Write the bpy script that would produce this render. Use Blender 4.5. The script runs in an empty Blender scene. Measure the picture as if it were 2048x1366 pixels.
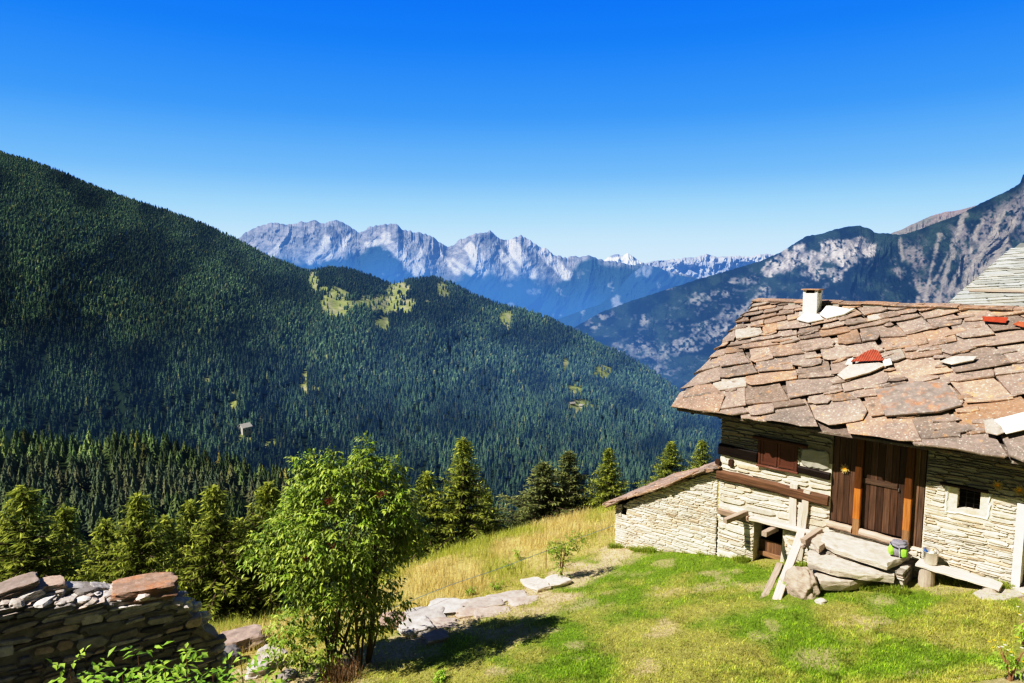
import bpy, math, random
import numpy as np
from mathutils import Vector, noise as mnoise, Matrix

rnd = random.Random(11)
rng = np.random.default_rng(5)
scn = bpy.context.scene
col = scn.collection

# ------------------------------------------------------------------ camera model (24 mm lens, slight downward tilt)
F = 1365.0
TH = math.atan((683 - 537) / F)
CZ = 6.3
CT, ST = math.cos(TH), math.sin(TH)

def ray(px, py):
    x = (px - 1024) / F
    y = -(py - 683) / F
    return x, CT + y * ST, -ST + y * CT

def at(px, py, Y):
    dx, dy, dz = ray(px, py)
    s = Y / dy
    return np.array([dx * s, Y, CZ + dz * s])

# ------------------------------------------------------------------ numpy noise
def _hash(ix, iy, seed):
    h = (ix.astype(np.int64) * 374761393 + iy.astype(np.int64) * 668265263 + seed * 974711) & 0x7fffffff
    h = ((h ^ (h >> 13)) * 1274126177) & 0x7fffffff
    h = (h ^ (h >> 16)) & 0xffff
    return h / 65535.0

def vnoise(x, y, seed=0):
    x = np.asarray(x, float); y = np.asarray(y, float)
    ix = np.floor(x); iy = np.floor(y)
    fx = x - ix; fy = y - iy
    fx = fx * fx * (3 - 2 * fx); fy = fy * fy * (3 - 2 * fy)
    a = _hash(ix, iy, seed); b = _hash(ix + 1, iy, seed)
    c = _hash(ix, iy + 1, seed); d = _hash(ix + 1, iy + 1, seed)
    return (a + (b - a) * fx) * (1 - fy) + (c + (d - c) * fx) * fy

def fbm(x, y, seed=0, o=5, g=.5):
    s = 0; a = 1; t = 0
    for i in range(o):
        s = s + a * vnoise(np.asarray(x) * 2 ** i + i * 17.3, np.asarray(y) * 2 ** i - i * 9.1, seed + i)
        t += a; a *= g
    return s / t

def ridged(x, y, seed=0, o=5, g=.5):
    s = 0; a = 1; t = 0
    for i in range(o):
        n = 1 - np.abs(2 * vnoise(np.asarray(x) * 2 ** i + i * 7.7, np.asarray(y) * 2 ** i + i * 3.3, seed + i) - 1)
        s = s + a * n; t += a; a *= g
    return s / t

def sstep(a, b, x):
    t = np.clip((np.asarray(x, float) - a) / (b - a), 0, 1)
    return t * t * (3 - 2 * t)

def interp(prof, x):
    return np.interp(x, [p[0] for p in prof], [p[1] for p in prof])

def lin(r, g, b):
    f = lambda c: (c / 255 / 12.92) if c / 255 <= .04045 else ((c / 255 + .055) / 1.055) ** 2.4
    return np.array([f(r), f(g), f(b)])

# ------------------------------------------------------------------ terrain near the viewer
CREST = [(-60, 11.5), (-30, 12), (-12, 13.8), (-7.4, 14.4), (-5.4, 14.9), (-2.8, 18.6), (-.4, 21.2), (3.6, 23.2), (20, 33), (60, 45)]

def ground_raw(x, y):
    x = np.asarray(x, float); y = np.asarray(y, float)
    xc = np.where(x > 9, 9 + (x - 9) * .6, x)
    xc = np.where(x < -10, -10 + (x + 10) * .55, xc)
    z = 1.0 + .125 * xc - .16 * np.minimum(y, 60)
    z = z + 3.7 * (np.clip(10 - y, 0, 40) / 10) ** 1.5
    yc = np.interp(x, [p[0] for p in CREST], [p[1] for p in CREST])
    d = np.maximum(y - yc, 0)
    z = z - .58 * (np.sqrt(d * d + 9) - 3)
    z = np.maximum(z, -1750 - .002 * y)
    return z

def ground(x, y):
    x = np.asarray(x, float); y = np.asarray(y, float)
    return ground_raw(x, y) + (fbm(x * .45, y * .45, 3, 3) - .5) * .22 * sstep(3, 9, y)

def G(px, py):
    dx, dy, dz = ray(px, py)
    t = 4.0
    while t < 80:
        p = (dx * t, dy * t, CZ + dz * t)
        if p[2] <= float(ground(p[0], p[1])):
            break
        t += .03
    return Vector(p)

# house frame: u along the front wall (towards the right, nearer), v into the house
HO = Vector((5.0553, 16.8202)); HU = Vector((.73119, -.68218)); HV = Vector((.68218, .73119))
def hw(u, v, z):
    return Vector((HO.x + u * HU.x + v * HV.x, HO.y + u * HU.y + v * HV.y, z))
def wp(px, py, v=0.0):
    dx, dy, dz = ray(px, py)
    o = HO + v * HV
    t = (o.x * HV.x + o.y * HV.y) / (dx * HV.x + dy * HV.y)
    p = Vector((dx * t, dy * t))
    return (p - o).dot(HU), CZ + dz * t
def hp(px, py, v=0.0):
    u, z = wp(px, py, v)
    return hw(u, v, z)

# ------------------------------------------------------------------ mesh collecting
class MB:
    def __init__(s):
        s.v = []; s.f = []; s.t = []; s.g = []
    def add(s, verts, faces, tint=(1, 0, 0), gco=None):
        b = len(s.v)
        s.v += [tuple(p) for p in verts]
        s.f += [tuple(i + b for i in f) for f in faces]
        s.t += [tint] * len(verts)
        s.g += [tuple(p) for p in (gco if gco is not None else verts)]
    def box(s, c, ax, ay, az, tint=(1, 0, 0), j=0.0, gco=True):
        """box from a centre and three half-axis vectors"""
        c = Vector(c); vs = []; gs = []
        off = Vector((rnd.uniform(0, 50), rnd.uniform(0, 50), rnd.uniform(0, 50)))
        la, lb, lc = ax.length, ay.length, az.length
        for i in (-1, 1):
            for k in (-1, 1):
                for m in (-1, 1):
                    vs.append(c + ax * i + ay * k + az * m + Vector((rnd.uniform(-j, j), rnd.uniform(-j, j), rnd.uniform(-j, j))))
                    gs.append(off + Vector((la * i, lb * k, lc * m)))
        fs = [(0, 1, 3, 2), (4, 6, 7, 5), (0, 4, 5, 1), (2, 3, 7, 6), (0, 2, 6, 4), (1, 5, 7, 3)]
        s.add(vs, fs, tint, gs)
    def beam(s, p0, p1, w, h, side=None, tint=(1, 0, 0), n=5, j=.006, ch=.18):
        """timber: octagonal (chamfered) section swept from p0 to p1 with small irregularities"""
        p0 = Vector(p0); p1 = Vector(p1); a = (p1 - p0); L = a.length; a = a / L
        if side is None:
            side = a.cross(Vector((0, 0, 1)))
            if side.length < .1: side = a.cross(Vector((0, 1, 0)))
        side = (side - a * side.dot(a)).normalized(); up = side.cross(a).normalized()
        c = ch * min(w, h)
        sec = [(-w / 2 + c, -h / 2), (w / 2 - c, -h / 2), (w / 2, -h / 2 + c), (w / 2, h / 2 - c), (w / 2 - c, h / 2), (-w / 2 + c, h / 2), (-w / 2, h / 2 - c), (-w / 2, -h / 2 + c)]
        vs = []; gs = []; fs = []
        off = Vector((rnd.uniform(0, 50), rnd.uniform(0, 50), rnd.uniform(0, 50)))
        for i in range(n + 1):
            k = i / n; o1, o2 = rnd.uniform(-j, j), rnd.uniform(-j, j)
            for (x, y) in sec:
                vs.append(p0 + a * (L * k) + side * (x + o1 + rnd.uniform(-j, j) * .4) + up * (y + o2 + rnd.uniform(-j, j) * .4))
                gs.append(off + Vector((L * k, x, y)))
        for i in range(n):
            for q in range(8):
                r = (q + 1) % 8
                fs.append((i * 8 + q, i * 8 + r, (i + 1) * 8 + r, (i + 1) * 8 + q))
        fs.append(tuple(range(7, -1, -1))); fs.append(tuple(n * 8 + q for q in range(8)))
        s.add(vs, fs, tint, gs)
    def tube(s, pts, rad, n=6, tint=(1, 0, 0)):
        pts = [Vector(p) for p in pts]
        if not hasattr(rad, '__len__'): rad = [rad] * len(pts)
        vs = []; fs = []; gs = []; L = 0
        for i, p in enumerate(pts):
            a = (pts[min(i + 1, len(pts) - 1)] - pts[max(i - 1, 0)]).normalized()
            sd = a.cross(Vector((0.1, .2, 1))).normalized(); up = sd.cross(a)
            if i: L += (p - pts[i - 1]).length
            for q in range(n):
                t = 2 * math.pi * q / n
                vs.append(p + (sd * math.cos(t) + up * math.sin(t)) * rad[i])
                gs.append((L, math.cos(t) * rad[i], math.sin(t) * rad[i]))
        for i in range(len(pts) - 1):
            for q in range(n):
                r = (q + 1) % n
                fs.append((i * n + q, i * n + r, (i + 1) * n + r, (i + 1) * n + q))
        fs.append(tuple(range(n - 1, -1, -1))); fs.append(tuple((len(pts) - 1) * n + q for q in range(n)))
        s.add(vs, fs, tint, gs)
    def lathe(s, c, prof, n=20, tint=(1, 0, 0), axis=Vector((0, 0, 1))):
        axis = axis.normalized(); sd = axis.cross(Vector((.3, 1, .2))).normalized(); up = axis.cross(sd)
        c = Vector(c); vs = []; fs = []
        for (r, h) in prof:
            for q in range(n):
                t = 2 * math.pi * q / n
                vs.append(c + axis * h + (sd * math.cos(t) + up * math.sin(t)) * r)
        for i in range(len(prof) - 1):
            for q in range(n):
                r = (q + 1) % n
                fs.append((i * n + q, i * n + r, (i + 1) * n + r, (i + 1) * n + q))
        fs.append(tuple(range(n - 1, -1, -1))); fs.append(tuple((len(prof) - 1) * n + q for q in range(n)))
        s.add(vs, fs, tint, [(p - c) for p in vs])
    def slab(s, pts, nrm, th, tint=(1, 0, 0), bev=.012, rough=.0):
        """irregular flat stone: outline (world points on its TOP face), extruded down by th, edge broken"""
        pts = [Vector(p) for p in pts]; nrm = Vector(nrm).normalized(); n = len(pts)
        c = sum(pts, Vector()) / n
        top = []; mid = []; low = []
        for p in pts:
            d = (p - c); L = max(d.length, 1e-6)
            top.append(p - d * min(bev / L * rnd.uniform(.6, 1.8), .3) + nrm * rnd.uniform(-rough, rough))
            mid.append(p + d * (rnd.uniform(-.6, .6) * bev / L) - nrm * (th * rnd.uniform(.25, .5)))
            low.append(p - d * (rnd.uniform(.2, 2.0) * bev / L) - nrm * th)
        vs = top + mid + low + [c + nrm * rnd.uniform(-rough, rough)]
        fs = []
        for i in range(n):
            k = (i + 1) % n
            fs.append((3 * n, i, k)); fs.append((i, n + i, n + k, k)); fs.append((n + i, 2 * n + i, 2 * n + k, n + k))
        fs.append(tuple(2 * n + i for i in range(n - 1, -1, -1)))
        s.add(vs, fs, tint)

_ico = {}
def ico(level):
    if level in _ico: return _ico[level]
    t = (1 + 5 ** .5) / 2
    v = [Vector(p).normalized() for p in [(-1, t, 0), (1, t, 0), (-1, -t, 0), (1, -t, 0), (0, -1, t), (0, 1, t), (0, -1, -t), (0, 1, -t), (t, 0, -1), (t, 0, 1), (-t, 0, -1), (-t, 0, 1)]]
    f = [(0, 11, 5), (0, 5, 1), (0, 1, 7), (0, 7, 10), (0, 10, 11), (1, 5, 9), (5, 11, 4), (11, 10, 2), (10, 7, 6), (7, 1, 8), (3, 9, 4), (3, 4, 2), (3, 2, 6), (3, 6, 8), (3, 8, 9), (4, 9, 5), (2, 4, 11), (6, 2, 10), (8, 6, 7), (9, 8, 1)]
    for _ in range(level):
        cache = {}; nf = []
        def mid(a, b):
            k = (min(a, b), max(a, b))
            if k not in cache:
                v.append(((v[a] + v[b]) / 2).normalized()); cache[k] = len(v) - 1
            return cache[k]
        for a, b, c in f:
            x, y, z = mid(a, b), mid(b, c), mid(c, a)
            nf += [(a, x, z), (b, y, x), (c, z, y), (x, y, z)]
        f = nf
    _ico[level] = (v, f)
    return _ico[level]

def rock(mb, c, size, rot=None, seed=0, level=3, blocky=.55, amp=.13, tint=(1, 0, 0), layers=True):
    """weathered rock: rounded block with broken, layered faces"""
    v, f = ico(level); c = Vector(c); rot = rot or Matrix.Identity(3)
    so = Vector((seed * 3.7 % 91, seed * 1.3 % 57, seed * 7.1 % 83)); out = []
    for p in v:
        m = max(abs(p.x), abs(p.y), abs(p.z)); q = p.lerp(p / m, blocky)
        n1 = mnoise.noise(p * 1.3 + so); n2 = mnoise.noise(p * 3.1 + so); n3 = mnoise.cell(Vector((p.x * 2.2, p.y * 2.2, p.z * 3)) + so)
        k = 1 + amp * (1.5 * n1 + .7 * n2 + .5 * (n3 - .5))
        if layers:
            k += amp * .6 * (mnoise.cell(Vector((0, 0, p.z * 4.0)) + so) - .5)
        q = Vector((q.x * size[0] * k, q.y * size[1] * k, q.z * size[2] * (1 + amp * .8 * n2)))
        out.append(c + rot @ q)
    mb.add(out, f, tint, [p + so for p in out])

def rotz(a): return Matrix.Rotation(a, 3, 'Z')
def rotm(rx, ry, rz): return Matrix.Rotation(rz, 3, 'Z') @ Matrix.Rotation(ry, 3, 'Y') @ Matrix.Rotation(rx, 3, 'X')

# ------------------------------------------------------------------ objects
def worldloc(o):
    p = Vector((0, 0, 0))
    while o is not None:
        p += o.location; o = o.parent
    return p

def mesh_np(name, V, Fa, tint=None, colr=None, gco=None, smooth=False):
    """mesh from arrays; Fa is one (m,k) array or a list of tuples"""
    me = bpy.data.meshes.new(name)
    V = np.asarray(V, np.float32)
    if isinstance(Fa, np.ndarray):
        m, k = Fa.shape
        me.vertices.add(len(V)); me.vertices.foreach_set('co', V.ravel())
        me.loops.add(m * k); me.loops.foreach_set('vertex_index', Fa.astype(np.int32).ravel())
        me.polygons.add(m)
        me.polygons.foreach_set('loop_start', np.arange(0, m * k, k, dtype=np.int32))
        me.update(calc_edges=True)
    else:
        me.from_pydata([tuple(map(float, p)) for p in V], [], Fa)
    if tint is not None:
        a = me.attributes.new('tint', 'FLOAT_COLOR', 'POINT')
        t = np.ones((len(V), 4), np.float32); t[:, :3] = tint
        a.data.foreach_set('color', t.ravel())
    if colr is not None:
        a = me.attributes.new('Col', 'FLOAT_COLOR', 'POINT')
        t = np.zeros((len(V), 4), np.float32); colr = np.asarray(colr); t[:, :colr.shape[1]] = colr
        a.data.foreach_set('color', t.ravel())
    if gco is not None:
        a = me.attributes.new('gco', 'FLOAT_VECTOR', 'POINT')
        a.data.foreach_set('vector', np.asarray(gco, np.float32).ravel())
    if smooth or isinstance(Fa, np.ndarray):
        me.polygons.foreach_set('use_smooth', np.full(len(me.polygons), bool(smooth)))
    return me

def tag(o, label=None, cat=None, group=None, kind=None):
    if label: o['label'] = label
    if cat: o['category'] = cat
    if group: o['group'] = group
    if kind: o['kind'] = kind
    return o

def thing(name, label, cat, loc, group=None):
    o = bpy.data.objects.new(name, None); col.objects.link(o)
    o.location = loc; o.empty_display_size = .2
    return tag(o, label, cat, group)

def obj(name, mb, m, parent=None, smooth=False, label=None):
    """links a mesh object; the geometry is given in world coordinates"""
    V = np.array(mb.v, float)
    if parent is None:
        lo, hi = V.min(0), V.max(0)
        loc = Vector(((lo[0] + hi[0]) / 2, (lo[1] + hi[1]) / 2, lo[2]))
        V = V - np.array(loc)
    else:
        V = V - np.array(worldloc(parent)); loc = Vector((0, 0, 0))
    me = mesh_np(name, V, mb.f, tint=np.array(mb.t), gco=np.array(mb.g), smooth=smooth)
    me.materials.append(m)
    o = bpy.data.objects.new(name, me); col.objects.link(o)
    o.location = loc
    if parent is not None: o.parent = parent
    if label: o['label'] = label
    return o

def np_obj(name, V, Fa, m, parent=None, **kw):
    loc = Vector((0, 0, 0))
    if parent is not None: V = np.asarray(V) - np.array(worldloc(parent))
    me = mesh_np(name, V, Fa, **kw); me.materials.append(m)
    o = bpy.data.objects.new(name, me); col.objects.link(o); o.location = loc
    if parent is not None: o.parent = parent
    return o

# ------------------------------------------------------------------ materials
def newmat(name):
    m = bpy.data.materials.new(name); m.use_nodes = True
    nt = m.node_tree; nt.nodes.clear()
    out = nt.nodes.new('ShaderNodeOutputMaterial')
    return m, nt, out
def N(nt, t, **kw):
    n = nt.nodes.new(t)
    for k, v in kw.items(): setattr(n, k, v)
    return n
def mixc(nt, fac, a, b, mode='MIX'):
    n = N(nt, 'ShaderNodeMix', data_type='RGBA', blend_type=mode)
    for s, v in ((n.inputs[0], fac), (n.inputs[6], a), (n.inputs[7], b)):
        if hasattr(v, 'links'): nt.links.new(v, s)
        elif isinstance(v, (int, float)): s.default_value = v
        else: s.default_value = (*v[:3], 1)
    return n.outputs[2]
def maprange(nt, v, a, b, c, d):
    n = N(nt, 'ShaderNodeMapRange'); nt.links.new(v, n.inputs[0])
    for i, x in enumerate((a, b, c, d)): n.inputs[i + 1].default_value = x
    return n.outputs[0]
def math_(nt, op, a, b):
    n = N(nt, 'ShaderNodeMath', operation=op)
    for s, v in ((n.inputs[0], a), (n.inputs[1], b)):
        if hasattr(v, 'links'): nt.links.new(v, s)
        else: s.default_value = v
    return n.outputs[0]

def pmat(name, base, col2=None, col3=None, scale=6, det=6, lo=.7, hi=1.25, bump=.3, bscale=None, bdist=.02, rough=.85,
         spots=None, stretch=None, coord='gco', metal=0.0, dirt=None):
    """surface: base, mixed to col2/col3 by the tint attribute's G/B, times tint R, times noise"""
    m, nt, out = newmat(name); L = nt.links.new
    b = N(nt, 'ShaderNodeBsdfPrincipled'); L(b.outputs[0], out.inputs[0])
    b.inputs['Roughness'].default_value = rough; b.inputs['Metallic'].default_value = metal
    b.inputs['Specular IOR Level'].default_value = .25 if not metal else .5
    at_ = N(nt, 'ShaderNodeAttribute', attribute_name='tint'); sp = N(nt, 'ShaderNodeSeparateColor'); L(at_.outputs[0], sp.inputs[0])
    if coord == 'gco':
        co = N(nt, 'ShaderNodeAttribute', attribute_name='gco').outputs['Vector']
    else:
        co = N(nt, 'ShaderNodeNewGeometry').outputs['Position']
    if stretch:
        mp = N(nt, 'ShaderNodeMapping'); L(co, mp.inputs[0]); mp.inputs['Scale'].default_value = stretch; co2 = mp.outputs[0]
    else: co2 = co
    nz = N(nt, 'ShaderNodeTexNoise'); L(co2, nz.inputs['Vector']); nz.inputs['Scale'].default_value = scale; nz.inputs['Detail'].default_value = det; nz.inputs['Roughness'].default_value = .65
    c = tuple(base)
    if col2 is not None: c = mixc(nt, sp.outputs[1], c, col2)
    if col3 is not None: c = mixc(nt, sp.outputs[2], c, col3)
    if dirt is not None:
        n2 = N(nt, 'ShaderNodeTexNoise'); L(co, n2.inputs['Vector']); n2.inputs['Scale'].default_value = dirt[1]; n2.inputs['Detail'].default_value = 5
        c = mixc(nt, maprange(nt, n2.outputs[0], dirt[2], dirt[3], 0, dirt[4]), c, dirt[0])
    if spots:
        for (sc, thr, wd, cc, amt) in spots:
            n3 = N(nt, 'ShaderNodeTexNoise'); L(co, n3.inputs['Vector']); n3.inputs['Scale'].default_value = sc; n3.inputs['Detail'].default_value = 3; n3.inputs['Roughness'].default_value = .6
            c = mixc(nt, maprange(nt, n3.outputs[0], thr, thr + wd, 0, amt), c, cc)
    f = maprange(nt, nz.outputs[0], .28, .72, lo, hi)
    f = math_(nt, 'MULTIPLY', f, sp.outputs[0])
    c = mixc(nt, 1.0, c, N_rgb(nt, f), 'MULTIPLY')
    L(c, b.inputs['Base Color'])
    if bump:
        bp = N(nt, 'ShaderNodeBump'); bp.inputs['Strength'].default_value = bump; bp.inputs['Distance'].default_value = bdist
        if bscale:
            nb = N(nt, 'ShaderNodeTexNoise'); L(co2, nb.inputs['Vector']); nb.inputs['Scale'].default_value = bscale; nb.inputs['Detail'].default_value = 5
            L(nb.outputs[0], bp.inputs['Height'])
        else: L(nz.outputs[0], bp.inputs['Height'])
        L(bp.outputs[0], b.inputs['Normal'])
    return m
def N_rgb(nt, f):
    n = N(nt, 'ShaderNodeCombineColor')
    for i in range(3): nt.links.new(f, n.inputs[i])
    return n.outputs[0]

def leafmat(name, c1, c2, trans=.35, rough=.5, spec=.3):
    m, nt, out = newmat(name); L = nt.links.new
    a = N(nt, 'ShaderNodeAttribute', attribute_name='tint'); sp = N(nt, 'ShaderNodeSeparateColor'); L(a.outputs[0], sp.inputs[0])
    c = mixc(nt, sp.outputs[1], c1, c2); c = mixc(nt, 1.0, c, N_rgb(nt, sp.outputs[0]), 'MULTIPLY')
    b = N(nt, 'ShaderNodeBsdfPrincipled'); b.inputs['Roughness'].default_value = rough; b.inputs['Specular IOR Level'].default_value = spec
    L(c, b.inputs['Base Color'])
    t = N(nt, 'ShaderNodeBsdfTranslucent'); L(c, t.inputs[0])
    mx = N(nt, 'ShaderNodeMixShader'); mx.inputs[0].default_value = trans; L(b.outputs[0], mx.inputs[1]); L(t.outputs[0], mx.inputs[2])
    L(mx.outputs[0], out.inputs[0])
    return m

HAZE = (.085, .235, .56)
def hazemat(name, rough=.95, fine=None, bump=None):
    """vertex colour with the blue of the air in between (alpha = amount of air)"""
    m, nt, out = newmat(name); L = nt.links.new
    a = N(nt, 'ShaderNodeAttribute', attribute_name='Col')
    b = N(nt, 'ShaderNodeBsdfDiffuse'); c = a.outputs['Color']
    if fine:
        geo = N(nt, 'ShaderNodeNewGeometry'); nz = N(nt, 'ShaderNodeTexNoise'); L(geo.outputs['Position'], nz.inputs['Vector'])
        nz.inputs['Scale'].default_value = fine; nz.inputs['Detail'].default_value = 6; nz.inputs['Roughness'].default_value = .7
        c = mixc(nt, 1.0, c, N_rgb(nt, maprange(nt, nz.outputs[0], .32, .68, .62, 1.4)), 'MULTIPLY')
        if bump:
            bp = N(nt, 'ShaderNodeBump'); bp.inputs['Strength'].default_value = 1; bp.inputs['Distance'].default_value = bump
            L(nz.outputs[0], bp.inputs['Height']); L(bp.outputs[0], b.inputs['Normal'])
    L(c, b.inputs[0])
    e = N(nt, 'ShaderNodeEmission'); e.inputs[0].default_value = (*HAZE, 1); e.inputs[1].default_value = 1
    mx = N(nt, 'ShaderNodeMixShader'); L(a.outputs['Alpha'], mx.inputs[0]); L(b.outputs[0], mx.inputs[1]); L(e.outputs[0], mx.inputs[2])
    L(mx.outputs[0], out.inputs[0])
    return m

M = {}
M['wallstone'] = pmat('pale_wall_stone', (.82, .755, .64), (.70, .53, .37), (.48, .43, .37), scale=14, lo=.74, hi=1.2, bump=.5, bdist=.012, dirt=((.56, .42, .27), 1.6, .5, .75, .6))
M['plaster'] = pmat('lime_plaster', (.88, .84, .75), (.42, .38, .30), (.25, .22, .18), scale=9, lo=.85, hi=1.1, bump=.35, bdist=.01)
M['slate'] = pmat('lichened_roof_slab', (.35, .268, .222), (.49, .28, .165), (.64, .57, .49), scale=9, lo=.7, hi=1.25, bump=.55, bdist=.02,
                  dirt=((.225, .185, .165), 1.1, .42, .7, .7), spots=[(24, .605, .05, (.72, .66, .56), .85), (4.5, .60, .10, (.58, .29, .11), .55), (2.6, .62, .08, (.15, .13, .115), .6)])
M['slategrey'] = pmat('pale_grey_slate', (.46, .47, .43), (.42, .36, .25), (.62, .64, .62), scale=7, lo=.75, hi=1.15, bump=.3, bdist=.01)
M['step'] = pmat('worn_step_stone', (.64, .57, .49), (.56, .42, .32), (.32, .28, .25), scale=7, lo=.66, hi=1.22, bump=.9, bdist=.03, stretch=(1, 1, 5))
M['rock'] = pmat('terrace_rock', (.48, .435, .40), (.46, .33, .26), (.22, .21, .21), scale=5, lo=.65, hi=1.25, bump=.6, bdist=.03, spots=[(9, .6, .07, (.55, .5, .45), .5)])
M['ruin'] = pmat('dark_ruin_stone', (.56, .51, .48), (.52, .37, .28), (.22, .21, .22), scale=8, lo=.55, hi=1.3, bump=.7, bdist=.025, spots=[(6, .58, .08, (.36, .34, .31), .6)])
M['lichenrock'] = pmat('orange_lichen_stone', (.33, .26, .215), (.46, .20, .10), (.30, .25, .22), scale=7, lo=.65, hi=1.25, bump=.6, bdist=.025, spots=[(4, .50, .16, (.58, .24, .11), .7), (16, .6, .06, (.6, .52, .45), .5)])
W_ST = (1.2, 22, 22)
M['wood_dark'] = pmat('sun_darkened_wood', (.046, .023, .016), (.17, .085, .045), (.30, .20, .135), scale=1.6, det=8, lo=.4, hi=1.6, bump=.4, bdist=.008, stretch=W_ST, rough=.6)
M['wood_grey'] = pmat('weathered_grey_wood', (.64, .52, .43), (.36, .21, .13), (.80, .71, .61), scale=1.6, det=8, lo=.65, hi=1.25, bump=.5, bdist=.008, stretch=W_ST)
M['wood_orange'] = pmat('orange_varnished_wood', (.56, .20, .035), (.075, .035, .02), (.44, .28, .16), scale=1.4, det=6, lo=.55, hi=1.3, bump=.3, bdist=.006, stretch=W_ST, rough=.45)
M['wood_log'] = pmat('brown_log_beam', (.165, .088, .05), (.07, .042, .03), (.36, .22, .13), scale=1.3, det=8, lo=.45, hi=1.5, bump=.55, bdist=.015, stretch=W_ST, rough=.7)
M['shutter'] = pmat('brown_shutter_paint', (.135, .055, .035), (.07, .03, .02), scale=3, lo=.85, hi=1.1, bump=.1, rough=.45)
M['redsheet'] = pmat('rusty_red_sheet', (.42, .075, .035), (.60, .45, .36), (.5, .2, .1), scale=9, lo=.7, hi=1.2, bump=.2, rough=.6)
M['white'] = pmat('chalky_white', (.90, .88, .83), (.68, .56, .42), (.35, .32, .28), scale=8, lo=.85, hi=1.06, bump=.3, bdist=.01, dirt=((.52, .42, .3), 4, .55, .75, .6))
M['dark'] = pmat('dark_interior', (.012, .009, .007), bump=0, rough=1)
M['iron'] = pmat('old_iron', (.05, .045, .04), scale=10, bump=.2, rough=.6)
M['tin'] = pmat('dull_tin', (.74, .70, .62), (.7, .66, .58), scale=6, lo=.85, hi=1.1, bump=.05, rough=.32, metal=.55)
M['packgrey'] = pmat('grey_pack_cloth', (.34, .32, .36), (.16, .16, .20), scale=60, bump=.4, bdist=.003, rough=.8)
M['packgreen'] = pmat('green_pack_cloth', (.36, .68, .09), scale=60, bump=.4, bdist=.003, rough=.7)
M['orange'] = pmat('orange_plastic', (.75, .30, .02), bump=0, rough=.4)
M['bluecap'] = pmat('blue_plastic', (.05, .16, .45), bump=0, rough=.4)
M['paper'] = pmat('white_paper', (.75, .72, .62), bump=.1, rough=.7)
M['cord'] = pmat('blue_cord', (.18, .32, .45), bump=0, rough=.6)
M['bark'] = pmat('bark', (.115, .08, .058), (.16, .11, .075), scale=5, lo=.5, hi=1.4, bump=.7, bdist=.02, stretch=(2, 14, 14))
M['twig'] = pmat('dry_stems', (.30, .16, .085), (.46, .32, .19), scale=6, lo=.6, hi=1.3, bump=.3, stretch=(2, 14, 14))
M['leaf'] = leafmat('elder_leaves', (.22, .34, .035), (.60, .66, .14), .3, .42, .35)
M['weedleaf'] = leafmat('weed_leaves', (.26, .46, .05), (.52, .64, .12), .35, .5, .3)
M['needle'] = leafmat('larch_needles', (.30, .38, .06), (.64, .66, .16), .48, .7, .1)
M['needle_dark'] = leafmat('spruce_needles', (.20, .25, .075), (.44, .45, .19), .4, .7, .1)
M['grass'] = leafmat('grass_blades', (.33, .485, .045), (.68, .60, .19), .4, .6, .15)
M['straw'] = leafmat('dry_meadow_blades', (.90, .72, .33), (.56, .60, .13), .35, .7, .1)
M['petal'] = leafmat('yellow_petals', (.75, .55, .03), (.8, .78, .6), .2, .6, .1)
M['dryflower'] = leafmat('dry_flower_petals', (.5, .38, .2), (.62, .40, .06), .1, .8, .1)
M['berry'] = pmat('red_brown_berries', (.20, .06, .03), bump=0, rough=.5)
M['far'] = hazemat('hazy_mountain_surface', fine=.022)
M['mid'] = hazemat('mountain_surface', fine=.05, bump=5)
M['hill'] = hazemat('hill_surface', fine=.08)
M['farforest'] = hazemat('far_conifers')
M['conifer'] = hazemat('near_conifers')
M['farstone'] = pmat('far_house_stone', (.62, .58, .52), bump=0)
M['farroof'] = pmat('far_house_roof', (.34, .31, .30), bump=0)
#@@GROUND
# ground material: vertex colour with fine earth texture
def groundmat():
    m, nt, out = newmat('turf_and_soil'); L = nt.links.new
    a = N(nt, 'ShaderNodeAttribute', attribute_name='Col'); geo = N(nt, 'ShaderNodeNewGeometry')
    nz = N(nt, 'ShaderNodeTexNoise'); L(geo.outputs['Position'], nz.inputs['Vector']); nz.inputs['Scale'].default_value = 14; nz.inputs['Detail'].default_value = 8; nz.inputs['Roughness'].default_value = .75
    c = mixc(nt, 1.0, a.outputs['Color'], N_rgb(nt, maprange(nt, nz.outputs[0], .3, .7, .55, 1.4)), 'MULTIPLY')
    b = N(nt, 'ShaderNodeBsdfPrincipled'); b.inputs['Roughness'].default_value = .95; b.inputs['Specular IOR Level'].default_value = .1
    L(c, b.inputs['Base Color'])
    bp = N(nt, 'ShaderNodeBump'); bp.inputs['Strength'].default_value = .8; bp.inputs['Distance'].default_value = .05
    L(nz.outputs[0], bp.inputs['Height']); L(bp.outputs[0], b.inputs['Normal']); L(b.outputs[0], out.inputs[0])
    return m
M['ground'] = groundmat()

EDGE_PX = [(1300, 1078), (1222, 1098), (1150, 1128), (1092, 1166), (1000, 1205), (930, 1220), (860, 1245), (800, 1275), (740, 1300), (640, 1330), (540, 1335)]
EDGE = [G(*p) for p in EDGE_PX]
def edge_dist(x, y):
    """signed distance from the stone edge of the lawn (positive on the meadow side)"""
    x = np.asarray(x, float); y = np.asarray(y, float)
    best = np.full(x.shape, 1e9); sg = np.ones(x.shape)
    for a, b in zip(EDGE[:-1], EDGE[1:]):
        dx, dy = b.x - a.x, b.y - a.y; L2 = dx * dx + dy * dy
        t = np.clip(((x - a.x) * dx + (y - a.y) * dy) / L2, 0, 1)
        qx, qy = x - a.x - t * dx, y - a.y - t * dy
        d = np.hypot(qx, qy); s = np.where(dx * qy - dy * qx < 0, 1, -1)
        sg = np.where(d < best, s, sg); best = np.minimum(best, d)
    return best * sg

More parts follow.
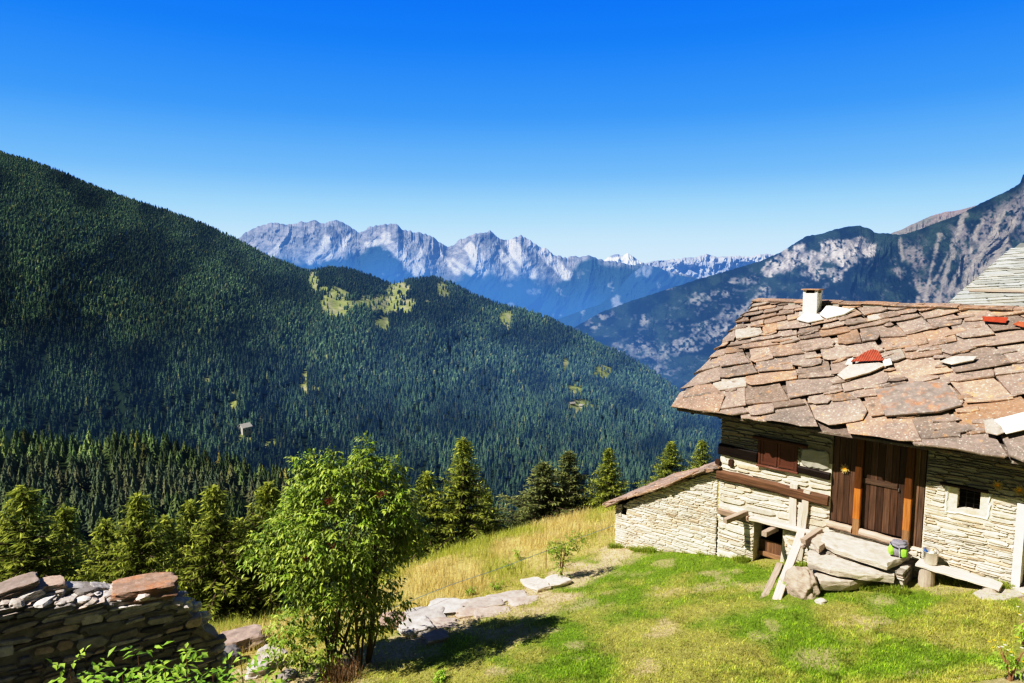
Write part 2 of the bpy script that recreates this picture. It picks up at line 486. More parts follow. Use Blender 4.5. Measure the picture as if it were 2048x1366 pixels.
BARE = [(1050, 1265, .55), (960, 1300, .5), (1100, 1215, .6), (1010, 1225, .6), (1640, 1325, .45), (1870, 1285, .3), (1500, 1175, .35), (1260, 1120, .5), (1160, 1300, .4), (830, 1310, .5), (700, 1345, .7), (1420, 1145, .3), (900, 1250, .5), (1560, 1215, .4), (1840, 1340, .4), (1330, 1125, .35), (1000, 1345, .3), (1300, 1340, .3)]
BAREW = [(G(a, b), r) for a, b, r in BARE]
def masks(x, y):
    """bare soil 0..1, dryness 0..1, meadow 0..1"""
    ed = edge_dist(x, y)
    mead = sstep(-.05, .5, ed + (fbm(x * .9, y * .9, 31, 3) - .5) * .8)
    yc = np.interp(x, [p[0] for p in CREST], [p[1] for p in CREST])
    bare = np.zeros(np.shape(x))
    for p, r in BAREW:
        d = np.hypot(x - p.x, (y - p.y)) / (r * .85)
        bare = np.maximum(bare, (1 - sstep(.2, 1.25, d + (fbm(x * 2.6, y * 2.6, 7, 5) - .5) * 3.4)) * .45)
    bare = np.maximum(bare, (1 - sstep(.2, 1.5, np.abs(ed + .4) + (fbm(x * 1.8, y * 1.8, 9, 5) - .5) * 3.2)) * .7 * (mead < .5))
    n = fbm(x * .8, y * .8, 21, 5)
    dry = sstep(.41, .66, n + .10 * sstep(14, 10, y) + .06 * sstep(4, 0, x))
    bare = np.maximum(bare, sstep(.66, .74, fbm(x * 1.1 + 9, y * 1.1, 77, 4)) * .4)
    return bare, dry, mead

def ground_color(x, y):
    bare, dry, mead = masks(x, y)
    g1 = np.array([.18, .26, .035]); g2 = np.array([.42, .37, .13]); soil = np.array([.70, .52, .38]); md = np.array([.55, .44, .18])
    c = g1 + (g2 - g1) * (dry * .8)[..., None]
    c = c + (soil - c) * bare[..., None]
    c = c + (md - c) * (mead * .85)[..., None]
    yc = np.interp(x, [p[0] for p in CREST], [p[1] for p in CREST])
    nd = sstep(9.6, 8.2, y + x * .35) * sstep(1.5, -1, x)  # near ground out of view, coloured dark to cut bounce onto the ruined wall
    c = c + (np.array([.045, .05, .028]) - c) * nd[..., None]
    f = sstep(1.2, 4, y - yc)
    c = c + (np.array([.05, .07, .025]) - c) * f[..., None]
    return c

def build_ground():
    def axis(lo, hi, step, far_lo, far_hi, g=1.22):
        a = list(np.arange(lo, hi + 1e-6, step)); s = step
        while a[-1] < far_hi: s *= g; a.append(a[-1] + s)
        s = step
        while a[0] > far_lo: s *= g; a.insert(0, a[0] - s)
        return np.array(a)
    xs = axis(-12, 14, .11, -9000, 9000); ys = axis(5, 27, .11, -200, 30000)
    X, Y = np.meshgrid(xs, ys)
    Z = ground(X, Y)
    C = ground_color(X, Y)
    ny, nx = X.shape
    idx = np.arange(nx * ny).reshape(ny, nx)
    Fa = np.stack([idx[:-1, :-1], idx[:-1, 1:], idx[1:, 1:], idx[1:, :-1]], -1).reshape(-1, 4)
    o = np_obj('ground', np.stack([X, Y, Z], -1).reshape(-1, 3), Fa, M['ground'], colr=C.reshape(-1, 3), smooth=True)
    o['kind'] = 'structure'
build_ground()

# ------------------------------------------------------------------ grass
def blades(P, H, W, lean, tint, heading=None):
    """one bent blade (two faces: quad-ish as 2 tris) per row of P"""
    n = len(P); a = rng.uniform(0, 2 * np.pi, n); b = rng.uniform(0, 2 * np.pi, n)
    side = np.stack([np.cos(a), np.sin(a), np.zeros(n)], 1) * (W / 2)[:, None]
    ln = np.stack([np.cos(b), np.sin(b), np.zeros(n)], 1) * (lean * H)[:, None]
    up = np.zeros((n, 3)); up[:, 2] = H
    v = np.stack([P - side, P + side, P + up * .6 + ln * .35 + side * .6, P + up * .6 + ln * .35 - side * .6, P + up * np.sqrt(np.maximum(1 - lean ** 2 * .5, .2))[:, None] + ln], 1)
    i = np.arange(n)[:, None] * 5
    f = np.concatenate([i + np.array([[0, 1, 2]]), i + np.array([[0, 2, 3]]), i + np.array([[3, 2, 4]])], 0)
    return v.reshape(-1, 3), f, np.repeat(tint, 5, 0)

def in_house(x, y):
    u = (x - HO.x) * HU.x + (y - HO.y) * HU.y; v = (x - HO.x) * HV.x + (y - HO.y) * HV.y
    return ((v > -.02) & (u > -3.0)) | ((u > 2.55) & (u < 4.75) & (v > -1.3))

def build_grass():
    # mown lawn: sampled roughly evenly in view
    n = 420000
    y = 9 + 14 * rng.random(n) ** 1.5; x = rng.uniform(-.55, .78, n) * y
    bare, dry, mead = masks(x, y)
    keep = (~in_house(x, y)) & (rng.random(n) > bare * 1.02) & (mead < .6) & (rng.random(n) < .42 + .5 * fbm(x * 3, y * 3, 4, 3))
    x, y, dry, bare = x[keep], y[keep], dry[keep], bare[keep]; n = len(x)
    P = np.stack([x, y, ground(x, y) - .005], 1)
    lush = fbm(x * .7 + 5, y * .7, 55, 3)
    H = rng.uniform(.022, .06, n) * (.5 + 1.3 * lush); W = rng.uniform(.007, .015, n)
    t = np.zeros((n, 3)); t[:, 0] = rng.uniform(.6, 1.5, n) * (.35 + 1.3 * fbm(x * 5, y * 5, 14, 3)); t[:, 1] = np.clip(dry * .66 + rng.normal(0, .22, n), 0, 1)
    k = 16000; u = rng.uniform(-3.0, 6.3, k); v = -np.abs(rng.normal(0, .11, k)); v = np.where((u > 2.5) & (u < 4.75), v - .98, v); kx = HO.x + u * HU.x + v * HV.x; ky = HO.y + u * HU.y + v * HV.y
    kk = (rng.random(k) < sstep(.35, .65, fbm(kx * 1.7, ky * 1.7, 17, 3))) & ~((u > 1.1) & (u < 1.95)); kx, ky = kx[kk], ky[kk]; k = len(kx)
    P = np.concatenate([P, np.stack([kx, ky, ground(kx, ky) - .01], 1)]); H = np.concatenate([H, rng.uniform(.05, .20, k)]); W = np.concatenate([W, rng.uniform(.008, .016, k)])
    t = np.concatenate([t, np.stack([rng.uniform(.5, 1.3, k), rng.uniform(0, .6, k), np.zeros(k)], 1)]); n += k
    V, Fa, T = blades(P, H, W, rng.uniform(.2, 1.1, n), t)
    o = np_obj('lawn_grass', V, Fa, M['grass'], tint=T)
    tag(o, 'short green lawn grass with dry yellow patches in front of the stone house', 'grass', kind='stuff')
    # tall dry meadow grass below the stone edge
    n = 110000
    y = 13 + 16 * rng.random(n); x = rng.uniform(-.62, .2, n) * y
    ed = edge_dist(x, y); yc = np.interp(x, [p[0] for p in CREST], [p[1] for p in CREST])
    bare, dry, mead = masks(x, y)
    cl = fbm(x * 1.4, y * 1.4, 66, 4)
    keep = (~in_house(x, y)) & (mead > .45) & (y < yc + 3) & (rng.random(n) < sstep(.25, .6, cl) * .9 + .12)
    x, y, ed, cl = x[keep], y[keep], ed[keep], cl[keep]; n = len(x)
    P = np.stack([x, y, ground(x, y) - .01], 1)
    near = sstep(.1, 2.0, ed)
    H = rng.uniform(.12, .36, n) * (.35 + .75 * near) * (.7 + .7 * cl); W = rng.uniform(.006, .014, n)
    grn = sstep(.42, .60, fbm(x * .55, y * .55, 91, 4) + .18 * (1 - near))
    t = np.zeros((n, 3)); t[:, 0] = rng.uniform(.65, 1.35, n); t[:, 1] = np.clip(grn + rng.normal(0, .18, n), 0, 1)
    V, Fa, T = blades(P, H, W, rng.uniform(.05, .7, n), t)
    o = np_obj('meadow_grass', V, Fa, M['straw'], tint=T)
    tag(o, 'tall straw coloured dry grass on the meadow slope below the lawn', 'grass', kind='stuff')
build_grass()

# ------------------------------------------------------------------ hills and mountains
def grid_faces(ny, nx):
    idx = np.arange(nx * ny).reshape(ny, nx)
    return np.stack([idx[:-1, :-1], idx[1:, :-1], idx[1:, 1:], idx[:-1, 1:]], -1).reshape(-1, 4)

def at_np(px, py, Y):
    x = (px - 1024) / F; y = -(py - 683) / F
    dy = CT + y * ST; dz = -ST + y * CT; s = Y / dy
    return np.stack([x * s, Y + 0 * px, CZ + dz * s], -1)

def blob(PX, PY, pts, seed, sc=30, amp=14, soft=8):
    """soft irregular patch: max over ellipses (x,y,rx,ry)"""
    n = (fbm(PX / sc, PY / sc, seed, 5) - .5) * 2
    m = np.zeros(PX.shape)
    for (x, y, rx, ry) in pts:
        d = (1 - np.hypot((PX - x) / rx, (PY - y) / ry)) * min(rx, ry)
        m = np.maximum(m, sstep(-soft / 2, soft / 2, d + n * amp))
    return m

def band(PX, PY, line, w, seed, sc=26, amp=16, soft=6):
    """patch along a polyline (x,y) with half width w"""
    best = np.full(PX.shape, 1e9)
    for (a, b) in zip(line[:-1], line[1:]):
        dx, dy = b[0] - a[0], b[1] - a[1]; L2 = dx * dx + dy * dy
        t = np.clip(((PX - a[0]) * dx + (PY - a[1]) * dy) / L2, 0, 1)
        best = np.minimum(best, np.hypot(PX - a[0] - t * dx, PY - a[1] - t * dy))
    n = (fbm(PX / sc, PY / sc, seed, 5) - .5) * 2
    return sstep(-soft / 2, soft / 2, w - best + n * amp)

def layer(sky, bot, d_top, d_bot, step_x, ny, rough, jag, color_fn, name, m, px0=None, px1=None, jsc=9, gsc=(46, 60), pw=1.0):
    px0 = sky[0][0] if px0 is None else px0; px1 = sky[-1][0] if px1 is None else px1
    xs = np.arange(px0, px1 + step_x, step_x); vs = np.linspace(0, 1, ny) ** pw
    PX, VV = np.meshgrid(xs, vs)
    S = interp(sky, xs)
    J = (ridged(xs / jsc, xs * 0 + 3.3, 41, 4) - .55) * jag
    B = interp(bot, xs) if not np.isscalar(bot) else np.full(len(xs), bot)
    PY = S[None, :] + (B - S)[None, :] * VV + J[None, :] * np.exp(-VV * 14)
    dt = interp(d_top, PX) if not np.isscalar(d_top) else d_top
    D = 1 / ((1 - VV) / dt + VV / d_bot)
    wx = PX / gsc[0] + (fbm(PX / 90, PY / 90, 12, 3) - .5) * 2.2
    r = .62 * ridged(wx * .42 + PY / 260, PY / gsc[1] * .36, 8, 5, .55) + .38 * ridged(wx * 1.2, PY / gsc[1] * .9 + PX / 150, 28, 5, .6) - .5
    D = D * (1 - rough * r * sstep(0, .06, VV + .02))
    V = at_np(PX, PY, D)
    C = color_fn(PX, PY, VV, r)
    # the far side of the ridge falls away behind the skyline
    back = V[0].copy(); back[:, 1] *= 1.12; back[:, 0] *= 1.12; back[:, 2] -= .12 * V[0][:, 1] * .6
    V = np.concatenate([back[None], V]); C = np.concatenate([C[:1], C])
    o = np_obj(name, V.reshape(-1, 3), grid_faces(ny + 1, len(xs)), m, colr=C.reshape(-1, 4), smooth=False)
    o['kind'] = 'structure'
    return o

def lerp3(a, b, t): return a + (b - a) * t[..., None]
def A3(*c): return np.array(c, float)
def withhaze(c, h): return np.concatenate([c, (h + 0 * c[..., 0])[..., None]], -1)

# snow peak far away
SNOW = [(1190, 528), (1212, 518), (1222, 511), (1236, 507), (1243, 512), (1256, 506), (1264, 511), (1275, 519), (1292, 528), (1310, 534)]
def c_snow(PX, PY, VV, r):
    s = sstep(.44, .52, fbm(PX / 9, PY / 7, 5, 4) + .08)
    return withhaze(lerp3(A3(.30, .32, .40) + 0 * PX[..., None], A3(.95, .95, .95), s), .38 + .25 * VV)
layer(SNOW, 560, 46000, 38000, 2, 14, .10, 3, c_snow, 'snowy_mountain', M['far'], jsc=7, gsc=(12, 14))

PALE = [(1270, 532), (1300, 523), (1345, 518), (1385, 515), (1412, 507), (1432, 513), (1470, 511), (1500, 513), (1520, 507), (1545, 508), (1600, 505), (1660, 500)]
def c_pale(PX, PY, VV, r):
    s = sstep(.35, .65, fbm(PX / 30, PY / 10, 15, 4))
    c = lerp3(A3(.40, .40, .44) + 0 * PX[..., None], A3(.62, .60, .62), s)
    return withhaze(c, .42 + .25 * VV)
layer(PALE, 600, 30000, 26000, 2, 26, .16, 4, c_pale, 'pale_mountain_ridge', M['far'], jsc=12, gsc=(22, 14))

# grey limestone range with scree fans
PEAKS = [(440, 500), (470, 482), (484, 470), (505, 456), (522, 449), (545, 446), (560, 447), (585, 449), (605, 443), (628, 440), (650, 445), (662, 442), (674, 441), (690, 447), (705, 455), (714, 462), (722, 462), (740, 453), (760, 449), (778, 447), (796, 449), (802, 455), (806, 460), (818, 461), (835, 465), (850, 466), (866, 472), (880, 484), (895, 492), (904, 490), (920, 480), (938, 470), (950, 465), (968, 464), (980, 461), (990, 468), (1000, 476), (1018, 478), (1030, 474), (1042, 470), (1056, 477), (1075, 490), (1092, 497), (1108, 508), (1122, 513), (1140, 515), (1160, 512), (1175, 509), (1190, 515), (1212, 520), (1240, 524), (1265, 528), (1285, 527), (1300, 532), (1330, 540), (1360, 547), (1400, 556), (1440, 560)]
def c_peaks(PX, PY, VV, r):
    skyl = interp(PEAKS, PX); dep = PY - skyl
    lim = interp([(440, 62), (560, 72), (640, 84), (690, 66), (730, 36), (770, 44), (810, 80), (850, 82), (900, 62), (960, 80), (1040, 84), (1100, 64), (1135, 34), (1180, 6), (1440, 4)], PX)
    rock = 1 - sstep(-10, 10, dep - lim + (fbm(PX / 22, PY / 16, 3, 5) - .5) * 34)
    stra = ridged(PX / 20 + dep / 26, PY / 11 - PX / 60, 57, 5, .65)
    scree = np.zeros(PX.shape)
    for ln, w in [([(655, 480), (640, 505), (618, 524)], 7), ([(560, 490), (548, 505), (535, 512)], 5), ([(770, 475), (800, 510), (835, 546)], 8), ([(790, 500), (770, 482), (735, 488)], 6), ([(845, 500), (830, 520), (850, 545)], 5), ([(940, 495), (955, 520), (965, 540)], 9),
                  ([(1022, 490), (1045, 520), (1065, 548)], 10), ([(1062, 488), (1095, 515), (1132, 550)], 9), ([(905, 520), (930, 538), (952, 550)], 4), ([(880, 505), (900, 530), (915, 545)], 4), ([(1000, 505), (1020, 530), (1030, 545)], 5), ([(700, 470), (680, 500), (655, 515)], 4)]:
        scree = np.maximum(scree, band(PX, PY, ln, w * 1.15, 71, 16, 6, 7))
    base = lerp3(A3(.34, .32, .32) + 0 * PX[..., None], A3(.46, .425, .40), sstep(.3, .75, fbm(PX / 12, PY / 9, 6, 4)))
    c = lerp3(A3(.035, .070, .060) + 0 * PX[..., None], base, rock)
    c = lerp3(c, A3(.74, .70, .69), scree * .95)
    low = sstep(.66, .74, fbm(PX / 20, PY / 15, 23, 5)) * sstep(20, 60, dep)
    c = lerp3(c, A3(.42, .40, .40), low * .7)
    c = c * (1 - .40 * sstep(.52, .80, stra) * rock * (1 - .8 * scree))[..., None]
    dk = blob(PX, PY, [(975, 480, 14, 16), (803, 470, 6, 16), (665, 470, 12, 18), (1010, 492, 8, 14), (940, 490, 10, 10), (600, 480, 16, 8)], 12, 9, 6, 5)  # shadowed faces of the peaks painted darker
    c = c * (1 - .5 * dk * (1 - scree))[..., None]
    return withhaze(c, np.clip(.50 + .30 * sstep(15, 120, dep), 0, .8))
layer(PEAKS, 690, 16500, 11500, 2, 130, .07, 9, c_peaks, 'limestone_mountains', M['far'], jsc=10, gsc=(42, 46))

# hazy blue side valley ridge in front of it
BLUE = [(1060, 660), (1120, 636), (1160, 622), (1200, 608), (1240, 575), (1262, 548), (1290, 529), (1320, 536), (1350, 548), (1380, 556), (1420, 565), (1500, 580)]
def c_blue(PX, PY, VV, r):
    k = sstep(.60, .72, fbm(PX / 22, PY / 26, 33, 5)) * .8
    c = lerp3(A3(.028, .055, .045) + 0 * PX[..., None], A3(.40, .38, .37), k)
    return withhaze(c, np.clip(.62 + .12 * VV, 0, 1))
layer(BLUE, 700, 10500, 8500, 2, 60, .07, 3, c_blue, 'blue_mountain', M['far'], jsc=12, gsc=(36, 40))

# brown bare shoulder at the far right, then the wooded mountain with its cliffs
SHOULDER = [(1700, 500), (1780, 467), (1800, 460), (1830, 446), (1860, 432), (1890, 424), (1920, 420), (1950, 411), (1985, 402), (2020, 392), (2120, 350)]
def c_sh(PX, PY, VV, r):
    c = lerp3(A3(.30, .23, .20) + 0 * PX[..., None], A3(.20, .19, .15), sstep(.4, .7, fbm(PX / 40, PY / 20, 4, 4)))
    return withhaze(c, .22 + .1 * VV)
layer(SHOULDER, 640, 6500, 5200, 2, 40, .10, 2, c_sh, 'bare_mountain_shoulder', M['mid'], jsc=14, gsc=(60, 50))

RIGHTM = [(1060, 720), (1130, 665), (1160, 648), (1200, 625), (1260, 602), (1330, 580), (1400, 557), (1460, 540), (1520, 522), (1560, 505), (1590, 486), (1612, 472), (1640, 468), (1670, 458), (1700, 452), (1720, 451), (1740, 458), (1752, 466), (1775, 466), (1800, 470), (1830, 462), (1870, 446), (1910, 432), (1940, 418), (1970, 402), (2000, 388), (2025, 376), (2040, 366), (2046, 350), (2060, 340), (2130, 300)]
def c_right(PX, PY, VV, r):
    skyl = interp(RIGHTM, PX)
    spk = fbm(PX / 5.5, PY / 5.5, 44, 3)
    f = lerp3(A3(.010, .020, .022) + 0 * PX[..., None], A3(.034, .052, .036), sstep(.35, .7, fbm(PX / 26, PY / 18, 2, 5)))
    rockc = lerp3(A3(.28, .255, .235) + 0 * PX[..., None], A3(.50, .44, .38), sstep(.3, .7, fbm(PX / 10, PY / 14, 61, 4)))
    cliff = blob(PX, PY, [(1700, 498, 52, 24), (1610, 515, 66, 24), (1680, 505, 62, 24), (1560, 535, 50, 12), (1720, 490, 34, 16), (1640, 545, 40, 16)], 5, 22, 22, 8)
    low = band(PX, PY, [(1530, 600), (1480, 635), (1420, 665), (1350, 690), (1290, 705), (1240, 700)], 17, 17, 24, 26, 10)
    low = np.maximum(low, blob(PX, PY, [(1400, 600, 26, 12), (1440, 588, 16, 8), (1200, 632, 26, 7), (1320, 740, 30, 12), (1500, 560, 20, 7), (1345, 650, 14, 6), (1340, 575, 14, 4), (1260, 690, 16, 8), (1470, 560, 10, 5), (1180, 650, 16, 5), (1290, 640, 8, 10)], 27, 12, 12, 6) * .85)
    rk = np.maximum(cliff, low)
    crk = ridged(PX / 15, PY / 26 + PX / 70, 63, 5, .65)
    rockc = rockc * (1.12 - .6 * sstep(.55, .85, crk))[..., None]
    # scattered trees over the rock of the right flank
    flank = sstep(1690, 1790, PX) * sstep(4, 40, PY - skyl)
    open_ = .8 * flank * sstep(.47, .66, fbm(PX / 36 - PY / 90, PY / 60, 19, 5) + .16 * sstep(1850, 2040, PX) + .10 * sstep(60, 200, 620 - PY) * sstep(1850, 1900, PX))
    gul = np.zeros(PX.shape)
    for ln, w in [([(1990, 470), (1945, 530), (1915, 600)], 8), ([(1905, 500), (1888, 560), (1876, 612)], 5), ([(1930, 430), (1900, 500), (1870, 560)], 4), ([(1840, 560), (1836, 600)], 4), ([(2030, 440), (1990, 520), (1950, 560)], 7), ([(1965, 440), (1930, 520), (1900, 580)], 3), ([(2010, 420), (1965, 500), (1925, 570)], 3), ([(1880, 470), (1862, 540), (1850, 600)], 3), ([(1800, 480), (1806, 520)], 4)]:
        gul = np.maximum(gul, band(PX, PY, ln, w, 83, 12, 9, 5) * .8)
    c = lerp3(f, rockc, rk * sstep(.40, .52, spk + .10 * cliff) * (.55 + .42 * cliff))
    c = lerp3(c, A3(.24, .20, .17), open_ * sstep(.42, .56, spk + .06))
    c = lerp3(c, A3(.34, .29, .23), gul * .85)
    specks = sstep(.66, .72, fbm(PX / 9, PY / 7, 101, 4)) * (1 - rk) * sstep(10, 40, PY - skyl) * .16
    c = lerp3(c, A3(.42, .38, .35), specks)
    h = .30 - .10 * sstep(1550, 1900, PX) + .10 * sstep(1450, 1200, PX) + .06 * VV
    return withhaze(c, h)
layer(RIGHTM, 860, [(1060, 5200), (1700, 4200), (2130, 3000)], 2300, 2, 190, .085, 3, c_right, 'wooded_mountain', M['mid'], jsc=8, gsc=(70, 95))

# ------------------------------------------------------------------ forested hill on the left
HILL = [(-160, 262), (-60, 284), (0, 300), (60, 316), (120, 338), (180, 364), (250, 390), (330, 415), (400, 440), (450, 462), (490, 482), (540, 508), (580, 524), (615, 537), (635, 533), (655, 530), (700, 532), (740, 546), (775, 562), (800, 558), (830, 553), (870, 549), (905, 562), (950, 586), (1000, 604), (1050, 616), (1100, 632), (1150, 656), (1200, 684), (1250, 706), (1300, 736), (1350, 772), (1400, 812), (1450, 850), (1520, 905), (1600, 960)]
HILL = [(x, y + 7) for x, y in HILL]
D_SKY = [(-160, 1900), (300, 1850), (600, 1800), (900, 1600), (1200, 1350), (1450, 1100), (1600, 950)]
CLEAR = [(735, 606, 70, 9), (672, 608, 33, 27), (780, 613, 50, 17), (1158, 812, 26, 15), (1150, 780, 16, 16), (1203, 748, 22, 14), (795, 578, 26, 16), (765, 650, 16, 14), (885, 586, 14, 12), (1012, 640, 14, 18), (628, 562, 11, 24), (610, 772, 8, 26), (532, 892, 18, 9), (492, 872, 20, 14), (468, 806, 6, 24), (415, 762, 12, 7), (672, 598, 26, 24), (690, 590, 20, 8), (650, 580, 14, 6), (770, 603, 36, 12), (800, 590, 14, 9), (765, 640, 14, 8), (792, 566, 22, 9), (735, 596, 14, 5), (885, 575, 12, 7), (880, 590, 8, 8), (1012, 628, 12, 9), (1013, 650, 8, 8), (628, 556, 8, 16), (1158, 806, 22, 9), (1150, 770, 14, 10), (1205, 740, 18, 9), (1190, 755, 12, 5), (1130, 730, 5, 16), (610, 760, 6, 20), (630, 778, 10, 4), (532, 884, 14, 4), (468, 800, 4, 18), (830, 605, 18, 5)]
def hill_surf(PX, VV):
    S = interp(HILL, PX); PY = S + (1130 - S) * VV
    D = 1 / ((1 - VV) / interp(D_SKY, PX) + VV / 400)
    wx = PX / 190 + PY / 420 + (fbm(PX / 240, PY / 240, 12, 3) - .5) * 1.4
    D = D * (1 - .13 * (ridged(wx, PY / 260, 8, 4, .5) - .5) * sstep(0, .1, VV))
    return PY, D
def clear_mask(PX, PY): return blob(PX, PY, CLEAR, 9, 14, 7, 4)
def build_hill():
    xs = np.arange(-160, 1600, 6.0); vs = np.linspace(0, 1, 130)
    PX, VV = np.meshgrid(xs, vs)
    PY, D = hill_surf(PX, VV); V = at_np(PX, PY, D)
    cm = clear_mask(PX, PY)
    c = lerp3(A3(.018, .030, .018) + 0 * PX[..., None], lerp3(A3(.25, .27, .085) + 0 * PX[..., None], A3(.33, .31, .17), sstep(.5, .7, fbm(PX / 8, PY / 8, 3, 3))), cm)
    h = np.interp(D, [300, 1000, 1800], [.02, .10, .15])
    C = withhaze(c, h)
    back = V[0].copy(); back[:, :2] *= 1.15; back[:, 2] -= 140
    V2 = np.concatenate([back[None], V]); C2 = np.concatenate([C[:1], C])
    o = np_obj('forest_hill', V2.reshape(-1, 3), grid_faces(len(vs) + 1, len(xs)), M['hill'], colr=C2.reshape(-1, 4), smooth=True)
    o['kind'] = 'structure'
    return xs, vs, V
hxs, hvs, hV = build_hill()

SPUR = [(-120, 846), (0, 852), (80, 858), (165, 862), (250, 856), (330, 866), (420, 894), (520, 918), (600, 938), (700, 976), (820, 1040), (900, 1090)]
SPUR = [(x, y + 38) for x, y in SPUR]
def spur_surf(PX, VV):
    S = interp(SPUR, PX); PY = S + (1190 - S) * VV
    D = 1 / ((1 - VV) / 420 + VV / 190)
    D = D * (1 - .10 * (fbm(PX / 150, PY / 120, 52, 4) - .5) * sstep(0, .1, VV))
    return PY, D
def build_spur():
    xs = np.arange(-120, 900, 8.0); vs = np.linspace(0, 1, 50)
    PX, VV = np.meshgrid(xs, vs); PY, D = spur_surf(PX, VV); V = at_np(PX, PY, D)
    c = A3(.03, .045, .02) + 0 * PX[..., None]
    C = withhaze(c, 0 * PX + .01)
    back = V[0].copy(); back[:, :2] *= 1.12; back[:, 2] -= 45
    V2 = np.concatenate([back[None], V]); C2 = np.concatenate([C[:1], C])
    o = np_obj('wooded_spur', V2.reshape(-1, 3), grid_faces(len(vs) + 1, len(xs)), M['hill'], colr=C2.reshape(-1, 4), smooth=True)
    o['kind'] = 'structure'
    return xs, vs, V
sxs, svs, sV = build_spur()

def cone_tree(levels, sides, seed, star=.0):
    """unit conifer: height 1, radius about 1; jagged skirts"""
    r = random.Random(seed); vs = []; fs = []
    for l in range(levels):
        z0 = .04 + .93 * l / levels; z1 = min(1.0, z0 + 1.45 / levels + .08)
        rad = (1 - l / levels) ** .8 * r.uniform(.85, 1.1)
        b = len(vs); ph = r.uniform(0, 6.28)
        for q in range(sides):
            t = ph + 2 * math.pi * q / sides
            k = rad * r.uniform(.72, 1.15) * (1 - star * (q % 2))
            vs.append((k * math.cos(t), k * math.sin(t), z0 + r.uniform(-.03, .03) + star * .09 * (q % 2)))
        vs.append((r.uniform(-.04, .04), r.uniform(-.04, .04), z1))
        for q in range(sides): fs.append((b + q, b + (q + 1) % sides, b + sides))
    return np.array(vs, float), np.array(fs)

def scatter(xs, vs, V, area, fn):
    """(px, v) samples with constant density on the ground plan"""
    A_ = V[:-1, :-1, :2]; B_ = V[:-1, 1:, :2]; C_ = V[1:, 1:, :2]; D_ = V[1:, :-1, :2]
    d1 = C_ - A_; d2 = D_ - B_
    ar = np.abs(d1[..., 0] * d2[..., 1] - d1[..., 1] * d2[..., 0]) / 2
    cnt = rng.poisson(np.minimum(ar / area, 40))
    ii, jj = np.nonzero(cnt); rep = cnt[ii, jj]
    ii = np.repeat(ii, rep); jj = np.repeat(jj, rep); n = len(ii)
    a = rng.random(n); b = rng.random(n)
    P = (V[ii, jj] * ((1 - a) * (1 - b))[:, None] + V[ii, jj + 1] * (a * (1 - b))[:, None] + V[ii + 1, jj] * ((1 - a) * b)[:, None] + V[ii + 1, jj + 1] * (a * b)[:, None])
    px = xs[jj] + a * (xs[1] - xs[0]); vv = vs[ii] + b * (vs[1] - vs[0])
    return P, px, vv

def tree_batch(P, H, R, base, C):
    """many trees from a few unit shapes; C is (n,4) colour"""
    outV = []; outF = []; outC = []; off = 0
    kind = rng.integers(0, len(base), len(P))
    for k, (bv, bf) in enumerate(base):
        s = np.nonzero(kind == k)[0]      # trees of this shape
        if not len(s): continue
        a = rng.uniform(0, 6.28, len(s)); ca, sa = np.cos(a)[:, None], np.sin(a)[:, None]
        x = (bv[None, :, 0] * ca - bv[None, :, 1] * sa) * R[s, None]; y = (bv[None, :, 0] * sa + bv[None, :, 1] * ca) * R[s, None]
        z = bv[None, :, 2] * H[s, None]
        v = np.stack([x + P[s, None, 0], y + P[s, None, 1], z + P[s, None, 2]], -1)
        f = bf[None] + (np.arange(len(s)) * len(bv))[:, None, None] + off
        cc = np.repeat(C[s][:, None, :], len(bv), 1).copy()
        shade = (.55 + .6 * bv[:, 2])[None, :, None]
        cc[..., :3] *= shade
        outV.append(v.reshape(-1, 3)); outF.append(f.reshape(-1, 3)); outC.append(cc.reshape(-1, 4)); off += len(s) * len(bv)
    return np.concatenate(outV), np.concatenate(outF), np.concatenate(outC)

def tree_color(n, px, py, d):
    t = rng.random(n); c = np.stack([.064 + .050 * t, .108 + .052 * t, .054 + .016 * t], 1)
    big = fbm(px / 60, py / 45, 88, 4)
    c *= (.45 + .95 * sstep(.28, .72, big) + .35 * (fbm(px / 220, py / 160, 99, 3) - .5))[:, None]
    c *= rng.uniform(.75, 1.3, n)[:, None]
    br = (rng.random(n) < .06)[:, None]; c = np.where(br, c * np.array([1.9, 1.35, 1.1]), c)
    ylw = ((rng.random(n) < .04) & (big > .5))[:, None]; c = np.where(ylw, np.array([.085, .115, .035]) * rng.uniform(.7, 1.3, n)[:, None], c)
    h = np.interp(d, [200, 420, 1000, 1800], [.012, .035, .115, .15]) * (.35 + .95 * sstep(100, 1100, px) + .9 * sstep(600, 820, py))
    return np.concatenate([c, h[:, None]], 1)

